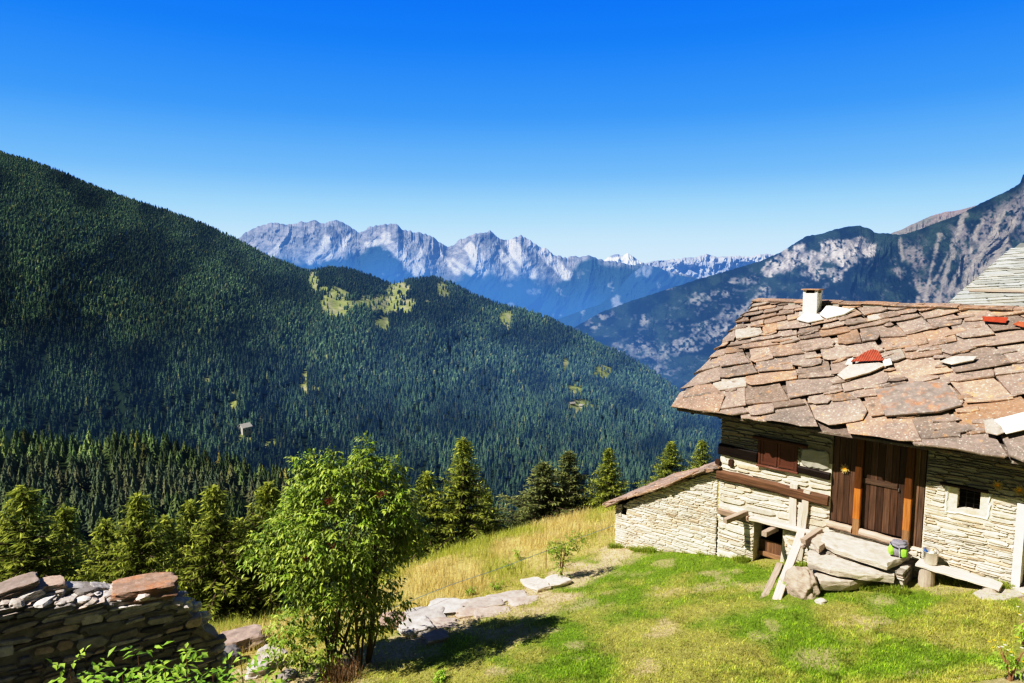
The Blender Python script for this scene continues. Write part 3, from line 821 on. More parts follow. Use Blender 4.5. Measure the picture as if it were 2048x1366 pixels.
def build_forest():
    P, px, vv = scatter(hxs, hvs, hV, 17, None)
    S = interp(HILL, px); py = S + (1130 - S) * vv; d = P[:, 1]
    cm = clear_mask(px, py)
    keep = (rng.random(len(px)) > cm * .93) & (px < 1520) & (rng.random(len(px)) < np.interp(d, [400, 700, 1200, 1900], [.98, .9, .72, .72]))
    # the part wholly behind the spur or the stone house need not be filled
    keep &= ~((px < 560) & (py > interp(SPUR, px) + 6)) & (py < 1100)
    P, px, py, d = P[keep], px[keep], py[keep], d[keep]; n = len(P)
    H = rng.uniform(6, 11.5, n) * (.8 + .4 * rng.random(n)); R = np.minimum(H * rng.uniform(.20, .33, n), 2.9)
    near = d < 800
    C = tree_color(n, px, py, d)
    fine = [cone_tree(6, 8, s, .35) for s in (1, 2, 3, 4)]; coarse = [cone_tree(4, 6, s, .2) for s in (5, 6, 7, 8)]
    round_ = [(np.array([[p.x * .9, p.y * .9, .5 + p.z * .5] for p in ico(0)[0]]), np.array(ico(0)[1]))]; coarse += round_
    P[:, 2] -= .6
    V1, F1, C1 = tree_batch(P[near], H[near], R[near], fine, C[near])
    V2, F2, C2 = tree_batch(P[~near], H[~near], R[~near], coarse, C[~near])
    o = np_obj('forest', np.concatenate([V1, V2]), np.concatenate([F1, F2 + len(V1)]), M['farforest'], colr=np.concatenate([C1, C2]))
    tag(o, 'dense dark conifer forest covering the big hill across the valley', 'forest', kind='stuff')
    print('forest', n)
build_forest()

def build_spur_trees():
    P, px, vv = scatter(sxs, svs, sV, 32, None)
    S = interp(SPUR, px); py = S + (1190 - S) * vv; d = P[:, 1]
    k = (rng.random(len(px)) < .72) & (py < interp([(-200, 1100), (0, 1100), (700, 1120), (900, 1120)], px)) & (px > -90)
    P, px, py, d = P[k], px[k], py[k], d[k]; n = len(P)
    H = rng.uniform(8, 14, n); R = H * rng.uniform(.25, .38, n); C = tree_color(n, px, py, d)
    C[:, :3] *= np.array([2.2, 1.9, 1.6]); C[:, 3] = .014
    order = np.argsort(d)
    inview = [i for i in order if 6 < px[i] < 640 and py[i] - H[i] * F / d[i] < interp([(0, 985), (45, 960), (200, 1010), (275, 980), (425, 965), (560, 985), (640, 960)], px[i]) and py[i] < 1085]
    solo = inview[:230]; ss = set(solo); rest = np.array([i for i in range(n) if i not in ss])
    shapes = [cone_tree(13, 12, s, .42) for s in range(21, 25)]
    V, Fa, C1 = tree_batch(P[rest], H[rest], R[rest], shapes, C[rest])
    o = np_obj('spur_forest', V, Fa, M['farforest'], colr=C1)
    tag(o, 'dark conifers crowding the nearer wooded spur at the left', 'forest', kind='stuff')
    protos = []
    for q in range(12):
        bv, bf = shapes[q % 4]; t = (q // 4) / 2
        base = np.array([[.175, .205, .105], [.20, .205, .11], [.14, .178, .108]][q // 4])
        cc = np.ones((len(bv), 4)) * .012; cc[:, :3] = base[None] * (.55 + .6 * bv[:, 2])[:, None] * rng.uniform(.85, 1.15, len(bv))[:, None]  # shade painted into the crown: dark at the foot, lighter to the tip
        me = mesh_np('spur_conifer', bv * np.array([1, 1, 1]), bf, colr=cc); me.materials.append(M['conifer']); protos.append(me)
    first = None
    for i in solo:
        if first is None:
            o = first = bpy.data.objects.new('conifer_tree', protos[0])
        else:
            o = first.copy(); o.data = protos[rnd.randrange(12)]
        col.objects.link(o)
        o.location = P[i]; o.scale = (R[i], R[i], H[i]); o.rotation_euler = (0, 0, rnd.uniform(0, 6.28))
        tag(o, 'dark narrow conifer standing in the dense wood on the near spur', 'conifer', 'conifers on the near wooded spur')
build_spur_trees()

# small buildings far off among the trees
def far_house(px, py, D, w, l, h, rz, label, roofm, wallm='farstone', roof=True, group=None):
    p = at(px, py, D); R3 = rotz(rz); base = Vector(p)
    t = thing('stone_cottage', label, 'cottage', base, group)
    q = lambda x, y, z: base + R3 @ Vector((x, y, z))
    mb = MB(); a, b = l / 2, w / 2; hr = h + w * .38
    mb.add([q(-a, -b, -2), q(a, -b, -2), q(a, b, -2), q(-a, b, -2), q(-a, -b, h), q(a, -b, h), q(a, b, h), q(-a, b, h), q(-a, 0, hr), q(a, 0, hr)],
           [(0, 1, 5, 4), (2, 3, 7, 6), (1, 2, 6, 9, 5), (3, 0, 4, 8, 7)], (1, 0, 0))
    obj('wall', mb, M[wallm], t)
    mb = MB(); o = .5
    for s in (-1, 1):
        vs = [q(-a - o, s * (b + o), h - o * .7), q(a + o, s * (b + o), h - o * .7), q(a + o, 0, hr + .1), q(-a - o, 0, hr + .1)]
        mb.add(vs + [v + Vector((0, 0, .3)) for v in vs], [(0, 1, 2, 3), (4, 5, 6, 7), (0, 1, 5, 4), (1, 2, 6, 5), (2, 3, 7, 6), (3, 0, 4, 7)], (1, 0, 0))
    obj('roof', mb, M[roofm], t)
    mb = MB()
    for x in (-l * .22, l * .2):
        mb.box(q(x, -b - .03, h * .5), R3 @ Vector((.45, 0, 0)), R3 @ Vector((0, .03, 0)), Vector((0, 0, .55)))
    obj('window', mb, M['dark'], t) if False else None
    for x in (-l * .22, l * .2):
        mb = MB(); mb.box(q(x, -b - .03, h * .5), R3 @ Vector((.45, 0, 0)), R3 @ Vector((0, .03, 0)), Vector((0, 0, .55)))
        obj('window', mb, M['dark'], t)
far_house(490, 866, 570, 7, 9, 5.5, 1.0, 'ruined pale stone cottage among dark conifers low in the valley', 'farstone')
far_house(652, 580, 1500, 5, 11, 4, .2, 'small white chalet at the left end of the high clearing', 'farroof')
far_house(680, 584, 1490, 5, 14, 4, -.1, 'long low white chalet below the wooded knoll in the high clearing', 'farroof')
far_house(1144, 812, 800, 4, 7, 3.2, .35, 'pale stone hut in the lower right clearing of the forest hill', 'farroof')
far_house(1163, 815, 800, 3.5, 5, 2.6, -.4, 'smallest pale hut just right of another hut in the lower clearing', 'farroof')

#@@TREES
# ------------------------------------------------------------------ larches along the lip of the meadow
def larch_mesh(seed, droop=.5, dens=1.0, slim=1.0, clump=0.0):
    """unit-height larch crown (R about .27) built from hanging needle sprays on real branches"""
    r = np.random.default_rng(seed); base = []; tipd = []; W = []; Tn = []
    br = MB()
    nb = int(170 * dens)
    for k in range(nb):
        h = .06 + .92 * (k + r.random()) / nb
        L = .40 * slim * (1 - h) ** 1.25 * r.uniform(.72, 1.15) + .014
        if r.random() < .10: L *= 1.22
        a = k * 2.39996 + r.uniform(-.5, .5)
        d = np.array([math.cos(a), math.sin(a), 0])
        rise = r.uniform(-.05, .3) + .55 * h
        n = max(5, int(L / .0095)); s = np.linspace(.08, 1, n)
        cx = s * L; cz = rise * cx - droop * cx * cx / .3 * 1.4 + .25 * droop * (s ** 4) * L
        pts = np.array([0, 0, h]) + d[None] * cx[:, None] + np.array([0, 0, 1])[None] * cz[:, None]
        if L > .07:
            br.tube([Vector(pts[0] * np.array([.1, .1, 1])), Vector(pts[n // 2]), Vector(pts[-1])], [.0045, .003, .001], 3)
        side = np.array([-d[1], d[0], 0])
        for i in range(n):
            for _ in range(4 if s[i] > .2 else 2):
                sg = r.uniform(-1, 1); ln = r.uniform(.018, .040) * (1.25 - .5 * s[i]) 
                v = side * sg * .9 + d * r.uniform(-.1, .7) + np.array([0, 0, r.uniform(-1.1, .35)])
                v /= np.linalg.norm(v)
                base.append(pts[i] + side * sg * .01 + r.normal(0, .004, 3)); tipd.append(v * ln); W.append(ln * r.uniform(.09, .17))
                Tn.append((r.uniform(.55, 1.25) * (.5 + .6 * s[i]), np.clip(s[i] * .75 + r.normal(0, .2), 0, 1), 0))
    for z in np.linspace(.9, 1.0, 30):
        for _ in range(2):
            a = r.uniform(0, 6.28); v = np.array([math.cos(a), math.sin(a), r.uniform(.2, 1.2)]); v /= np.linalg.norm(v)
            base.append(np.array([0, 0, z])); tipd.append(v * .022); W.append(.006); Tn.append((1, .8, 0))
    B = np.array(base); T = np.array(tipd); W = np.array(W); Tn = np.array(Tn); n = len(B)
    rv = r.normal(0, 1, (n, 3)); S = np.cross(T, rv); S /= np.linalg.norm(S, axis=1)[:, None]; S *= W[:, None]
    V = np.stack([B, B + T * .45 + S, B + T, B + T * .45 - S], 1).reshape(-1, 3)
    Fa = np.arange(n * 4).reshape(n, 4)
    tr = MB(); tr.tube([(0, 0, -.06), (0, 0, .3), (0, 0, .7), (0, 0, .99)], [.017, .013, .007, .0015], 7)
    for (v, f) in [(br.v, br.f)]:
        tr.add(v, f, (.9, 0, 0), br.g)
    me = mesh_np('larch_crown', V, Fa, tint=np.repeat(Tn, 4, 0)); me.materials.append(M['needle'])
    mt = mesh_np('larch_trunk', np.array(tr.v), tr.f, tint=np.array(tr.t), gco=np.array(tr.g)); mt.materials.append(M['bark'])
    return me, mt
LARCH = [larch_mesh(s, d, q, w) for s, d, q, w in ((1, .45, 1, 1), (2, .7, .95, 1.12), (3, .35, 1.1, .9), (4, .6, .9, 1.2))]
for me, mt in LARCH: pass
DARKT = larch_mesh(9, .25, 1.1, 1.0); DARKT[0].materials[0] = M['needle_dark']
def tree(px, py, Y, kind, label, name='larch_tree', cat='larch', wide=1.0, group='larches along the lip of the slope', twist=None):
    top = at(px, py, Y); zb = float(ground(top[0], Y)); H = top[2] - zb + .1
    t = thing(name, label, cat, (top[0], Y, zb - .1), group)
    me, mt = DARKT if kind == 'd' else LARCH[kind]
    for nm, m in (('crown', me), ('trunk', mt)):
        o = bpy.data.objects.new(nm, m); col.objects.link(o); o.parent = t
        o.scale = (H * wide * 1.36, H * wide * 1.36, H); o.rotation_euler = (0, 0, twist if twist is not None else px * .013)
    return H
TREES = [
 (45, 972, 24, 0, 'broad larch at the far left edge, tallest left of the slim one', 1.15),
 (128, 1014, 27, 2, 'slim larch second from the left, between two broad larches', .95),
 (-40, 1010, 26, 1, 'larch cut off by the left edge of the view', 1.1),
 (212, 1040, 24, 3, 'low larch leaning into the left side of the pointed one above the lichen slab', 1.1),
 (275, 988, 23, 1, 'pointed larch rising straight above the orange lichen slab', 1.0),
 (328, 1034, 27, 0, 'short larch filling the gap right of the pointed one above the ruined wall', 1.0),
 (378, 1003, 28, 3, 'paler larch half hidden behind the twin topped group left of the leafy bush', 1.0),
 (427, 973, 23, 0, 'tall larch with drooping boughs above the right end of the ruined wall', 1.1),
 (478, 1040, 25, 2, 'low dark larch between the drooping tall one and the leafy bush', 1.15),
 (535, 966, 24, 1, 'larch standing directly behind the left side of the leafy bush', 1.1),
 (610, 985, 27, 3, 'larch mostly hidden behind the middle of the leafy bush', 1.1),
 (800, 968, 30, 2, 'thin larch peeping out at the right shoulder of the leafy bush', 1.1),
 (852, 945, 28, 3, 'larch on the left shoulder of the tallest larch in the middle', 1.15),
 (927, 876, 27.5, 0, 'tallest larch in the middle, with a sharp top above the meadow', 1.0),
 (975, 985, 29, 1, 'low larch at the right foot of the tallest middle larch', 1.1),
 (1218, 897, 30, 2, 'bright green larch just left of the stone shed', 1.15),
 (1170, 1000, 31, 3, 'low bushy larch between the dark conifer and the bright green larch', 1.1),
 (1342, 884, 34, 3, 'loose crowned larch rising behind the shed roof', 1.15),
 (1405, 880, 36, 0, 'last larch on the right, close to the corner of the stone house', 1.1),
 (1290, 975, 33, 1, 'low larch seen over the lower edge of the shed roof', 1.2),
]
for (px, py, Y, k, lab, w) in TREES: tree(px, py, Y, k, lab, wide=w)
tree(1138, 903, 31, 'd', 'dark green bare topped conifer among the yellow green larches', 'conifer_tree', 'conifer', 1.3, None)
tree(1088, 925, 30, 'd', 'bushy grey green conifer left of the dark bare topped one', 'conifer_tree', 'conifer', 1.7, None)
tree(1050, 1010, 32, 'd', 'low dark conifer at the foot of the bushy grey green one', 'conifer_tree', 'conifer', 1.4, None)

# ------------------------------------------------------------------ leafy shrubs
def leaf_spray(r, n_c, centers, normals, leaf, n_leaf=(5, 8), droop=.55, tl=(0.6, 1.3)):
    """compound leaves (opposite leaflets hanging from a curved stalk) at the given points; arrays back"""
    Vs = []; Ts = []
    for c, nn in zip(centers, normals):
        nn = nn / (np.linalg.norm(nn) + 1e-6)
        d = nn + r.normal(0, .45, 3); d[2] = d[2] * .6 + r.uniform(-.2, .35); d /= np.linalg.norm(d)
        up = np.array([0, 0, 1.0]); sd = np.cross(d, up); sd /= np.linalg.norm(sd) + 1e-6
        L = leaf * r.uniform(1.6, 2.4); k = r.integers(*n_leaf); br = r.uniform(*tl); yy = r.uniform(0, 1)
        for i in range(k):
            s = (i // 2 + 1) / ((k + 1) // 2); p = c + d * (L * s) - up * (L * s * s * .35)
            if i == k - 1: dv = d * 1.0 - up * droop
            else: dv = sd * (1 if i % 2 else -1) * .9 + d * .55 - up * (droop + r.uniform(-.2, .4))
            dv = dv + r.normal(0, .18, 3); dv /= np.linalg.norm(dv)
            l = leaf * r.uniform(.75, 1.2); w = l * r.uniform(.17, .23)
            ws = np.cross(dv, up + r.normal(0, .25, 3)); ws /= np.linalg.norm(ws) + 1e-6
            nrm = np.cross(ws, dv)
            m = p + dv * l * .45 - up * l * .02
            Vs.append([p, m + ws * w + nrm * w * .35, p + dv * l * .5, p + dv * l - up * l * .16, m - ws * w + nrm * w * .35])
            b2 = br * r.uniform(.85, 1.15)
            Ts.append((b2, np.clip(yy * .7 + r.normal(0, .15), 0, 1), 0))
    V = np.array(Vs).reshape(-1, 3); n = len(Vs); i = np.arange(n)[:, None] * 5
    Fa = np.concatenate([i + np.array([[0, 2, 1]]), i + np.array([[1, 2, 3]]), i + np.array([[0, 4, 2]]), i + np.array([[4, 3, 2]])])
    return V, Fa, np.repeat(np.array(Ts), 5, 0)

def big_bush():
    r = np.random.default_rng(77)
    base = G(700, 1335); Y0 = base.y
    t = thing('elder_bush', 'big leafy green bush on many stems at the edge of the lawn', 'bush', base)
    S = Y0 / F
    lobes = [(735, 935, 32, 24, -.1), (700, 975, 75, 55, 0), (625, 985, 45, 45, .3), (655, 955, 40, 32, -.2), (770, 960, 38, 32, .2), (780, 1010, 55, 50, -.2), (590, 1030, 48, 42, -.3), (560, 1090, 58, 42, 0), (522, 1100, 30, 22, .2), (680, 1060, 85, 75, -.5), (760, 1075, 68, 58, .1), (812, 1050, 36, 40, .2), (830, 1085, 22, 20, 0), (590, 1140, 55, 45, -.3), (670, 1160, 75, 65, -.3), (745, 1160, 50, 60, .0), (615, 1210, 50, 50, .1), (700, 1230, 55, 45, .2), (575, 1290, 42, 38, -.2), (625, 1300, 45, 34, -.3), (765, 1230, 26, 30, .1), (800, 1210, 16, 14, -.1), (555, 1255, 22, 30, .2), (600, 955, 14, 18, .1), (730, 915, 12, 20, 0), (790, 935, 16, 12, .1), (660, 930, 16, 14, 0)]
    lobes += [(600, 930, 10, 22, .0), (618, 925, 9, 16, .1), (732, 905, 9, 26, 0), (793, 925, 13, 9, .0), (655, 912, 9, 14, .1), (505, 1085, 26, 14, .0), (508, 1120, 20, 14, -.2), (545, 1050, 16, 16, .1), (848, 1055, 20, 16, .1), (600, 985, 24, 14, .2), (820, 1000, 16, 20, .2)]
    cen = []; nor = []
    for (px, py, rx, ry, dy) in lobes:
        px = 688 + (px - 688) * .93; c = at(px, py, Y0 + dy); rx *= .82; ry *= .82; n = int(14 + rx * ry * .075)
        low = py > 1180
        for _ in range(int(n * (.75 if low else 1))):
            v = r.normal(0, 1, 3); v /= np.linalg.norm(v)
            k = r.uniform(.6, 1.12)
            cen.append(c + v * np.array([rx * S, min(rx, ry) * S * 1.15, ry * S]) * k); nor.append(v + np.array([0, 0, .25]))
    V, Fa, T = leaf_spray(r, 0, cen, nor, .112, tl=(.5, 1.35))
    np_obj('foliage', V, Fa, M['leaf'], t, tint=T)
    st = MB()
    ends = [(735, 940), (650, 975), (600, 1040), (560, 1095), (780, 1000), (815, 1060), (700, 990), (670, 1060), (620, 1140), (745, 1090), (770, 1160), (690, 1130), (585, 1250), (610, 1190)]
    for i, (px, py) in enumerate(ends):
        b = base + Vector((r.uniform(-.5, .35), r.uniform(-.35, .35), -.05)); e = Vector(at(px, py, Y0 + r.uniform(-.5, .5)))
        m1 = b.lerp(e, .3) + Vector((r.uniform(-.1, .1), r.uniform(-.1, .1), .25)); m2 = b.lerp(e, .65) + Vector((r.uniform(-.12, .12), r.uniform(-.1, .1), .15))
        k = r.uniform(.016, .034)
        st.tube([b, m1, m2, e], [k, k * .85, k * .6, k * .2], 6, (r.uniform(.7, 1.3), r.uniform(0, 1), 0))
        for _ in range(4):
            q = m1.lerp(e, r.uniform(.2, .9)); st.tube([q, q + Vector((r.uniform(-.35, .35), r.uniform(-.35, .35), r.uniform(.05, .4)))], [k * .35, .003], 4, (1, .3, 0))
    st.tube([base + Vector((.32, .1, -.05)), Vector(at(745, 1240, Y0)), Vector(at(752, 1130, Y0)), Vector(at(748, 1040, Y0))], [.055, .05, .042, .02], 8, (.9, .2, 0))
    obj('stem', st, M['bark'], t)
    dry = MB()
    for _ in range(330):
        b = base + Vector((float(np.clip(r.normal(-.02, .2), -.38, .36)), float(np.clip(r.normal(-.55, .12), -.8, -.3)), -.05)); h = r.uniform(.15, .6)
        e = b + Vector((r.normal(0, .12), r.normal(0, .12), h))
        dry.tube([b, e], [.006, .003], 3, (r.uniform(.6, 1.4), r.uniform(0, 1), 0))
    for _ in range(140):
        b = base + Vector((float(np.clip(r.normal(0, .2), -.38, .36)), float(np.clip(r.normal(-.55, .12), -.8, -.3)), r.uniform(-.04, .04))); a = r.uniform(0, 6.28)
        dry.tube([b, b + Vector((math.cos(a) * .35, math.sin(a) * .35, r.uniform(-.02, .16)))], [.005, .002], 3, (r.uniform(.6, 1.3), r.uniform(0, 1), 0))
    dry.lathe(base + Vector((-.02, -.55, -.08)), [(.42, 0), (.36, .06), (.15, .10), (.03, .11)], 14, (.6, .2, 0))
    obj('dry_shoots', dry, M['twig'], t)
    for (px, py) in [(612, 1118), (664, 1095), (655, 1003), (762, 987)]:
        bb = MB(); c = Vector(at(px, py, Y0 - .8)); bb.lathe(c, [(.006, -.1), (.008, -.03), (.004, .03)], 6)
        for _ in range(34):
            q = c + Vector((r.normal(0, .05), r.normal(0, .045), r.normal(0, .045)))
            v, f = ico(0); bb.add([q + p * .010 for p in v], f, (r.uniform(.7, 1.4), 0, 0)); bb.tube([c, q], .003, 3)
        obj('berry_cluster', bb, M['berry'], t)
big_bush()

def shrub(name, label, cat, base, stems, leaf, n, spread, h, mat='weedleaf', seed=1, tl=(.7, 1.3), crown=None, group=None, stem_mat='twig', nl=(5, 8)):
    """small leafy plant: stems with compound leaves; crown is a list of (dx,dy,z,r)"""
    r = np.random.default_rng(seed); base = Vector(base)
    t = thing(name, label, cat, base, group)
    st = MB(); cen = []; nor = []
    for i in range(stems):
        a = r.uniform(0, 6.28); e = base + Vector((math.cos(a) * spread * r.uniform(.1, .6), math.sin(a) * spread * r.uniform(.1, .6), h * r.uniform(.7, 1.0)))
        m = base.lerp(e, .5) + Vector((r.normal(0, .03), r.normal(0, .03), .05))
        st.tube([base + Vector((r.normal(0, .03), r.normal(0, .03), -.03)), m, e], [.01, .008, .003], 5, (1, .2, 0))
        if crown is None:
            for _ in range(max(2, n // stems)):
                k = r.uniform(.35, 1.0); p = np.array(base.lerp(e, k)); v = r.normal(0, 1, 3); v[2] = abs(v[2]) * .5
                cen.append(p); nor.append(v)
    if crown:
        for (dx, dy, z, rad) in crown:
            for _ in range(n):
                v = r.normal(0, 1, 3); v /= np.linalg.norm(v); cen.append(np.array(base) + np.array([dx, dy, z]) + v * rad * r.uniform(.4, 1)); nor.append(v)
    V, Fa, T = leaf_spray(r, 0, cen, nor, leaf, tl=tl, n_leaf=nl)
    np_obj('foliage', V, Fa, M[mat], t, tint=T)
    obj('stem', st, M[stem_mat], t)
    return t
b = G(1122, 1158)
shrub('shrub', 'small round leafed shrub beside the flat stone slabs, casting its own shadow', 'shrub', b, 7, .058, 60, .25, .95, 'leaf', 4, (.6, 1.2), [(.02, 0, .45, .22), (-.15, 0, .85, .18), (.18, 0, .92, .25), (.42, .1, 1.02, .2), (0, .1, .75, .2)])
# leafy tops of saplings at the bottom of the view, in front of the ruined wall
def sapling(px, py, Y, label, seed, n=15):
    top = Vector(at(px, py, Y)); b = Vector((top.x + .03, top.y - .05, float(ground(top.x, top.y))))
    r = np.random.default_rng(seed)
    t = thing('sapling', label, 'sapling', b, 'leafy saplings in front of the ruined wall')
    st = MB(); st.tube([b, b.lerp(top, .6) + Vector((.02, .02, 0)), top], [.012, .009, .004], 5); obj('stem', st, M['twig'], t)
    cen = []; nor = []
    for k in range(n):
        f = 1 - .40 * k / n; p = np.array(b.lerp(top, f)); a = k * 2.4
        cen.append(p); nor.append(np.array([math.cos(a), math.sin(a), .45 + .5 * (f > .95)]))
    V, Fa, T = leaf_spray(r, 0, cen, nor, .135, (5, 8), .3, (.8, 1.35)); np_obj('foliage', V, Fa, M['weedleaf'], t, tint=T)
for i, (px, py, Y, lab) in enumerate([(140, 1338, 7.4, 'leftmost sapling tip in front of the dark ruined wall'), (192, 1350, 7.2, 'low sapling tip second from the left below the ruined wall'), (276, 1312, 7.5, 'pale leaved sapling third from the left below the lichen slab'), (372, 1306, 7.6, 'tallest bright sapling in the middle of the row below the ruined wall'), (330, 1335, 7.2, 'short sapling between the two tallest ones at the bottom edge'), (425, 1348, 7.3, 'low sapling right of the tallest one at the bottom edge'), (482, 1322, 7.7, 'dark leaved sapling by the rubble at the end of the ruined wall'), (530, 1346, 7.5, 'rightmost sapling beside the rubble block'), (245, 1350, 7.0, 'lowest sapling tips near the bottom left, under the pale leaved one')]):
    sapling(px, py, Y, lab, 100 + i)
for i, (px, py, n, h, lab) in enumerate([(880, 1362, 14, .2, 'bright green weed at the bottom edge right of the big bush'), (1270, 1090, 10, .3, 'green weed against the left corner of the stone shed'), (1575, 1182, 9, .3, 'weed growing between the props at the cellar door'), (990, 1180, 12, .22, 'green herb above the pale edge stones'), (940, 1190, 12, .2, 'herb clump on the meadow side of the edge stones'), (1035, 1120, 9, .35, 'slender green weed in the dry meadow beside the cord'), (1015, 1140, 8, .25, 'silvery low weed in the dry meadow')]):
    shrub('weed', lab, 'weed', G(px, py), 5, .05 if i else .06, n * 3, .28, h, 'weedleaf', 300 + i)
# flowering plant in the bottom right corner
def flower_plant(px, py, label, seed, n=16, h=.55):
    b = G(px, py); t = shrub('flowering_plant', label, 'flowering plant', b, 8, .06, 40, .35, h, 'weedleaf', seed)
    r = np.random.default_rng(seed); Vs = []; Ts = []
    for k in range(n):
        mbp = np.array(b) + np.array([r.normal(0, .13), r.normal(0, .13), h * r.uniform(.65, 1.08)])
        for q in range(8):
            a = q * .785; d = np.array([math.cos(a), math.sin(a), .25]) * .024; w = np.array([-math.sin(a), math.cos(a), 0]) * .009
            Vs.append([mbp, mbp + d * .6 + w, mbp + d, mbp + d * .6 - w]); Ts.append((1, 0 if k % 3 else 1, 0))
    np_obj('blossoms', np.array(Vs).reshape(-1, 3), np.arange(len(Vs) * 4).reshape(-1, 4), M['petal'], t, tint=np.repeat(np.array(Ts), 4, 0))
flower_plant(2022, 1362, 'yellow and white flowering plant in the bottom right corner', 51)
flower_plant(2052, 1290, 'yellow flowering plant cut by the right edge above the corner one', 52)

#@@HOUSE
# ------------------------------------------------------------------ dry stone walling
def walling(mb, frame, u0, u1, z0, z1, holes, hrange=(.03, .085), lrange=(.12, .5), dep=.05, top=None, bot=None, warm=.25, dark=.15, tilt=.0, gap=.006, prot=.02, big=0.0, wild=1.0, eave_shade=None, tr=(.88, 1.15)):
    """courses of thin flat stones. frame(u, v, z) -> world; v<0 is out of the wall"""
    z = z0
    while z < z1:
        h = rnd.uniform(*hrange) * (1.0 if rnd.random() > big else 1.9)
        u = u0 - rnd.uniform(0, .2)
        while u < u1:
            L = rnd.uniform(*lrange) * (1 + 2.0 * h / hrange[1] * .3); a, b_ = u, u + L; u = b_
            zc = z + rnd.uniform(-.25, .25) * h * wild ** .5 + h / 2; hh = h * rnd.uniform(max(.3, .75 - .08 * wild), 1.15 + .04 * wild)
            a = max(a, u0); b_ = min(b_, u1)
            if top and zc + hh / 2 > top((a + b_) / 2): continue
            if bot and zc + hh / 2 < bot((a + b_) / 2): continue
            skip = False
            for (hu0, hu1, hz0, hz1) in holes:
                if zc + hh * .4 > hz0 and zc - hh * .4 < hz1 and b_ > hu0 and a < hu1:
                    if a < hu0 - .04: b_ = hu0
                    elif b_ > hu1 + .04: a = hu1
                    else: skip = True; break
            if skip or b_ - a < .035: continue
            g = gap; ll = b_ - a; tl = tilt + rnd.uniform(-.03, .03) * wild
            o = rnd.uniform(-prot, prot * .4)
            pts = [(a + g, zc), (a + g + ll * rnd.uniform(.04, .2), zc + hh / 2 - g), (b_ - g - ll * rnd.uniform(.04, .25), zc + hh / 2 - g * rnd.uniform(.3, 2)), (b_ - g, zc + rnd.uniform(-.2, .2) * hh), (b_ - g - ll * rnd.uniform(.03, .2), zc - hh / 2 + g), (a + g + ll * rnd.uniform(.03, .2), zc - hh / 2 + g * rnd.uniform(.3, 2))]
            cu = (a + b_) / 2; fr = []; md = []; bk = []
            for (x, y) in pts:
                y += (x - cu) * tl
                fr.append(frame(cu + (x - cu) * .96, -o - .012 + rnd.uniform(-.007, .007) - prot, zc + (y - zc) * .80)); md.append(frame(x, -o - prot + .008, y)); bk.append(frame(x, dep, y))
            n = 6; fs = [tuple(range(n - 1, -1, -1))]
            for i in range(n):
                k = (i + 1) % n
                fs.append((i, k, n + k, n + i)); fs.append((n + i, n + k, 2 * n + k, 2 * n + i))
            w = rnd.random(); ti = (rnd.uniform(*tr) * (eave_shade(zc) if eave_shade else 1), rnd.uniform(.3, .9) if w < warm else rnd.uniform(0, .15), rnd.uniform(.3, .9) if w > 1 - dark else 0)
            mb.add(fr + md + bk, fs, ti)
        z += h

def backing(mb, frame, rects, v0, v1, tint=(.8, .1, .1)):
    for (u0, u1, z0, z1) in rects:
        c = frame((u0 + u1) / 2, (v0 + v1) / 2, (z0 + z1) / 2)
        ax = (frame(u1, v0, z0) - frame(u0, v0, z0)) / 2; ay = (frame(u0, v1, z0) - frame(u0, v0, z0)) / 2
        mb.box(c, ax, ay, Vector((0, 0, (z1 - z0) / 2)), tint)

def rects_around(u0, u1, z0, z1, holes):
    """split a wall rectangle into pieces that leave the holes open"""
    us = sorted({u0, u1, *[min(max(h[i], u0), u1) for h in holes for i in (0, 1)]}); out = []
    for a, b_ in zip(us[:-1], us[1:]):
        zs = sorted([(max(h[2], z0), min(h[3], z1)) for h in holes if h[0] < (a + b_) / 2 < h[1]]); z = z0
        for (p, q) in zs:
            if p > z: out.append((a, b_, z, p))
            z = max(z, q)
        if z < z1: out.append((a, b_, z, z1))
    return out

# ------------------------------------------------------------------ the stone house
EV, EZ, RV, RZ = -.75, 2.80, 4.0, 5.30      # eave and ridge lines (v, z)
SL = math.hypot(RV - EV, RZ - EZ); CSL, SSL = (RV - EV) / SL, (RZ - EZ) / SL
RN = (Vector((HV.x * -SSL, HV.y * -SSL, CSL))).normalized()
def rp(a, b, h=0):
    return hw(a, EV + b * CSL, EZ + b * SSL) + RN * h
house = thing('stone_house', 'old stone farmhouse with a heavy slab roof and dark plank door', 'house', hw(3.5, 0, -.4))
CU = .22                                     # left corner of the front wall
DOOR = (2.86, 4.70, .52, 2.75); SWIN = (5.26, 5.64, 1.53, 1.96); SHUT = (1.19, 2.10, 1.64, 2.27); CELL = (1.14, 1.90, -1.35, .30); RDOOR = (6.36, 7.5, -.2, 2.2)
HOLES = [DOOR, SWIN, SHUT, CELL, RDOOR]
WALLTOP = 3.10
EAVE_SHADE = lambda z: float(np.interp(z, [1.75, 2.1], [1, .42]))      # eave shadow painted in: stones tinted darker below the overhang
def wb(u): return float(ground(hw(u, 0, 0).x, hw(u, 0, 0).y)) - .12
mb = MB()
beamzones = [(CU, 2.86, 1.02, 1.30), (CU, 1.16, 1.66, 1.98), (2.12, 2.86, 1.58, 1.76), (1.35, 2.85, .30, .36)]
fillz = HOLES + beamzones + [(2.16, 2.83, 1.78, 2.22), (5.10, 5.80, 1.42, 1.60), (5.05, 5.27, 1.5, 1.95), (5.63, 5.83, 1.5, 1.95), (6.23, 6.37, -.3, 1.88)]
walling(mb, hw, CU, 2.86, -1.5, WALLTOP, fillz, bot=wb, hrange=(.035, .10), lrange=(.14, .55), big=.18, wild=1.8, warm=.30, dark=.10, eave_shade=EAVE_SHADE, prot=.014, gap=.005)
walling(mb, hw, 2.86, 4.70, -1.5, .52, fillz, bot=wb)
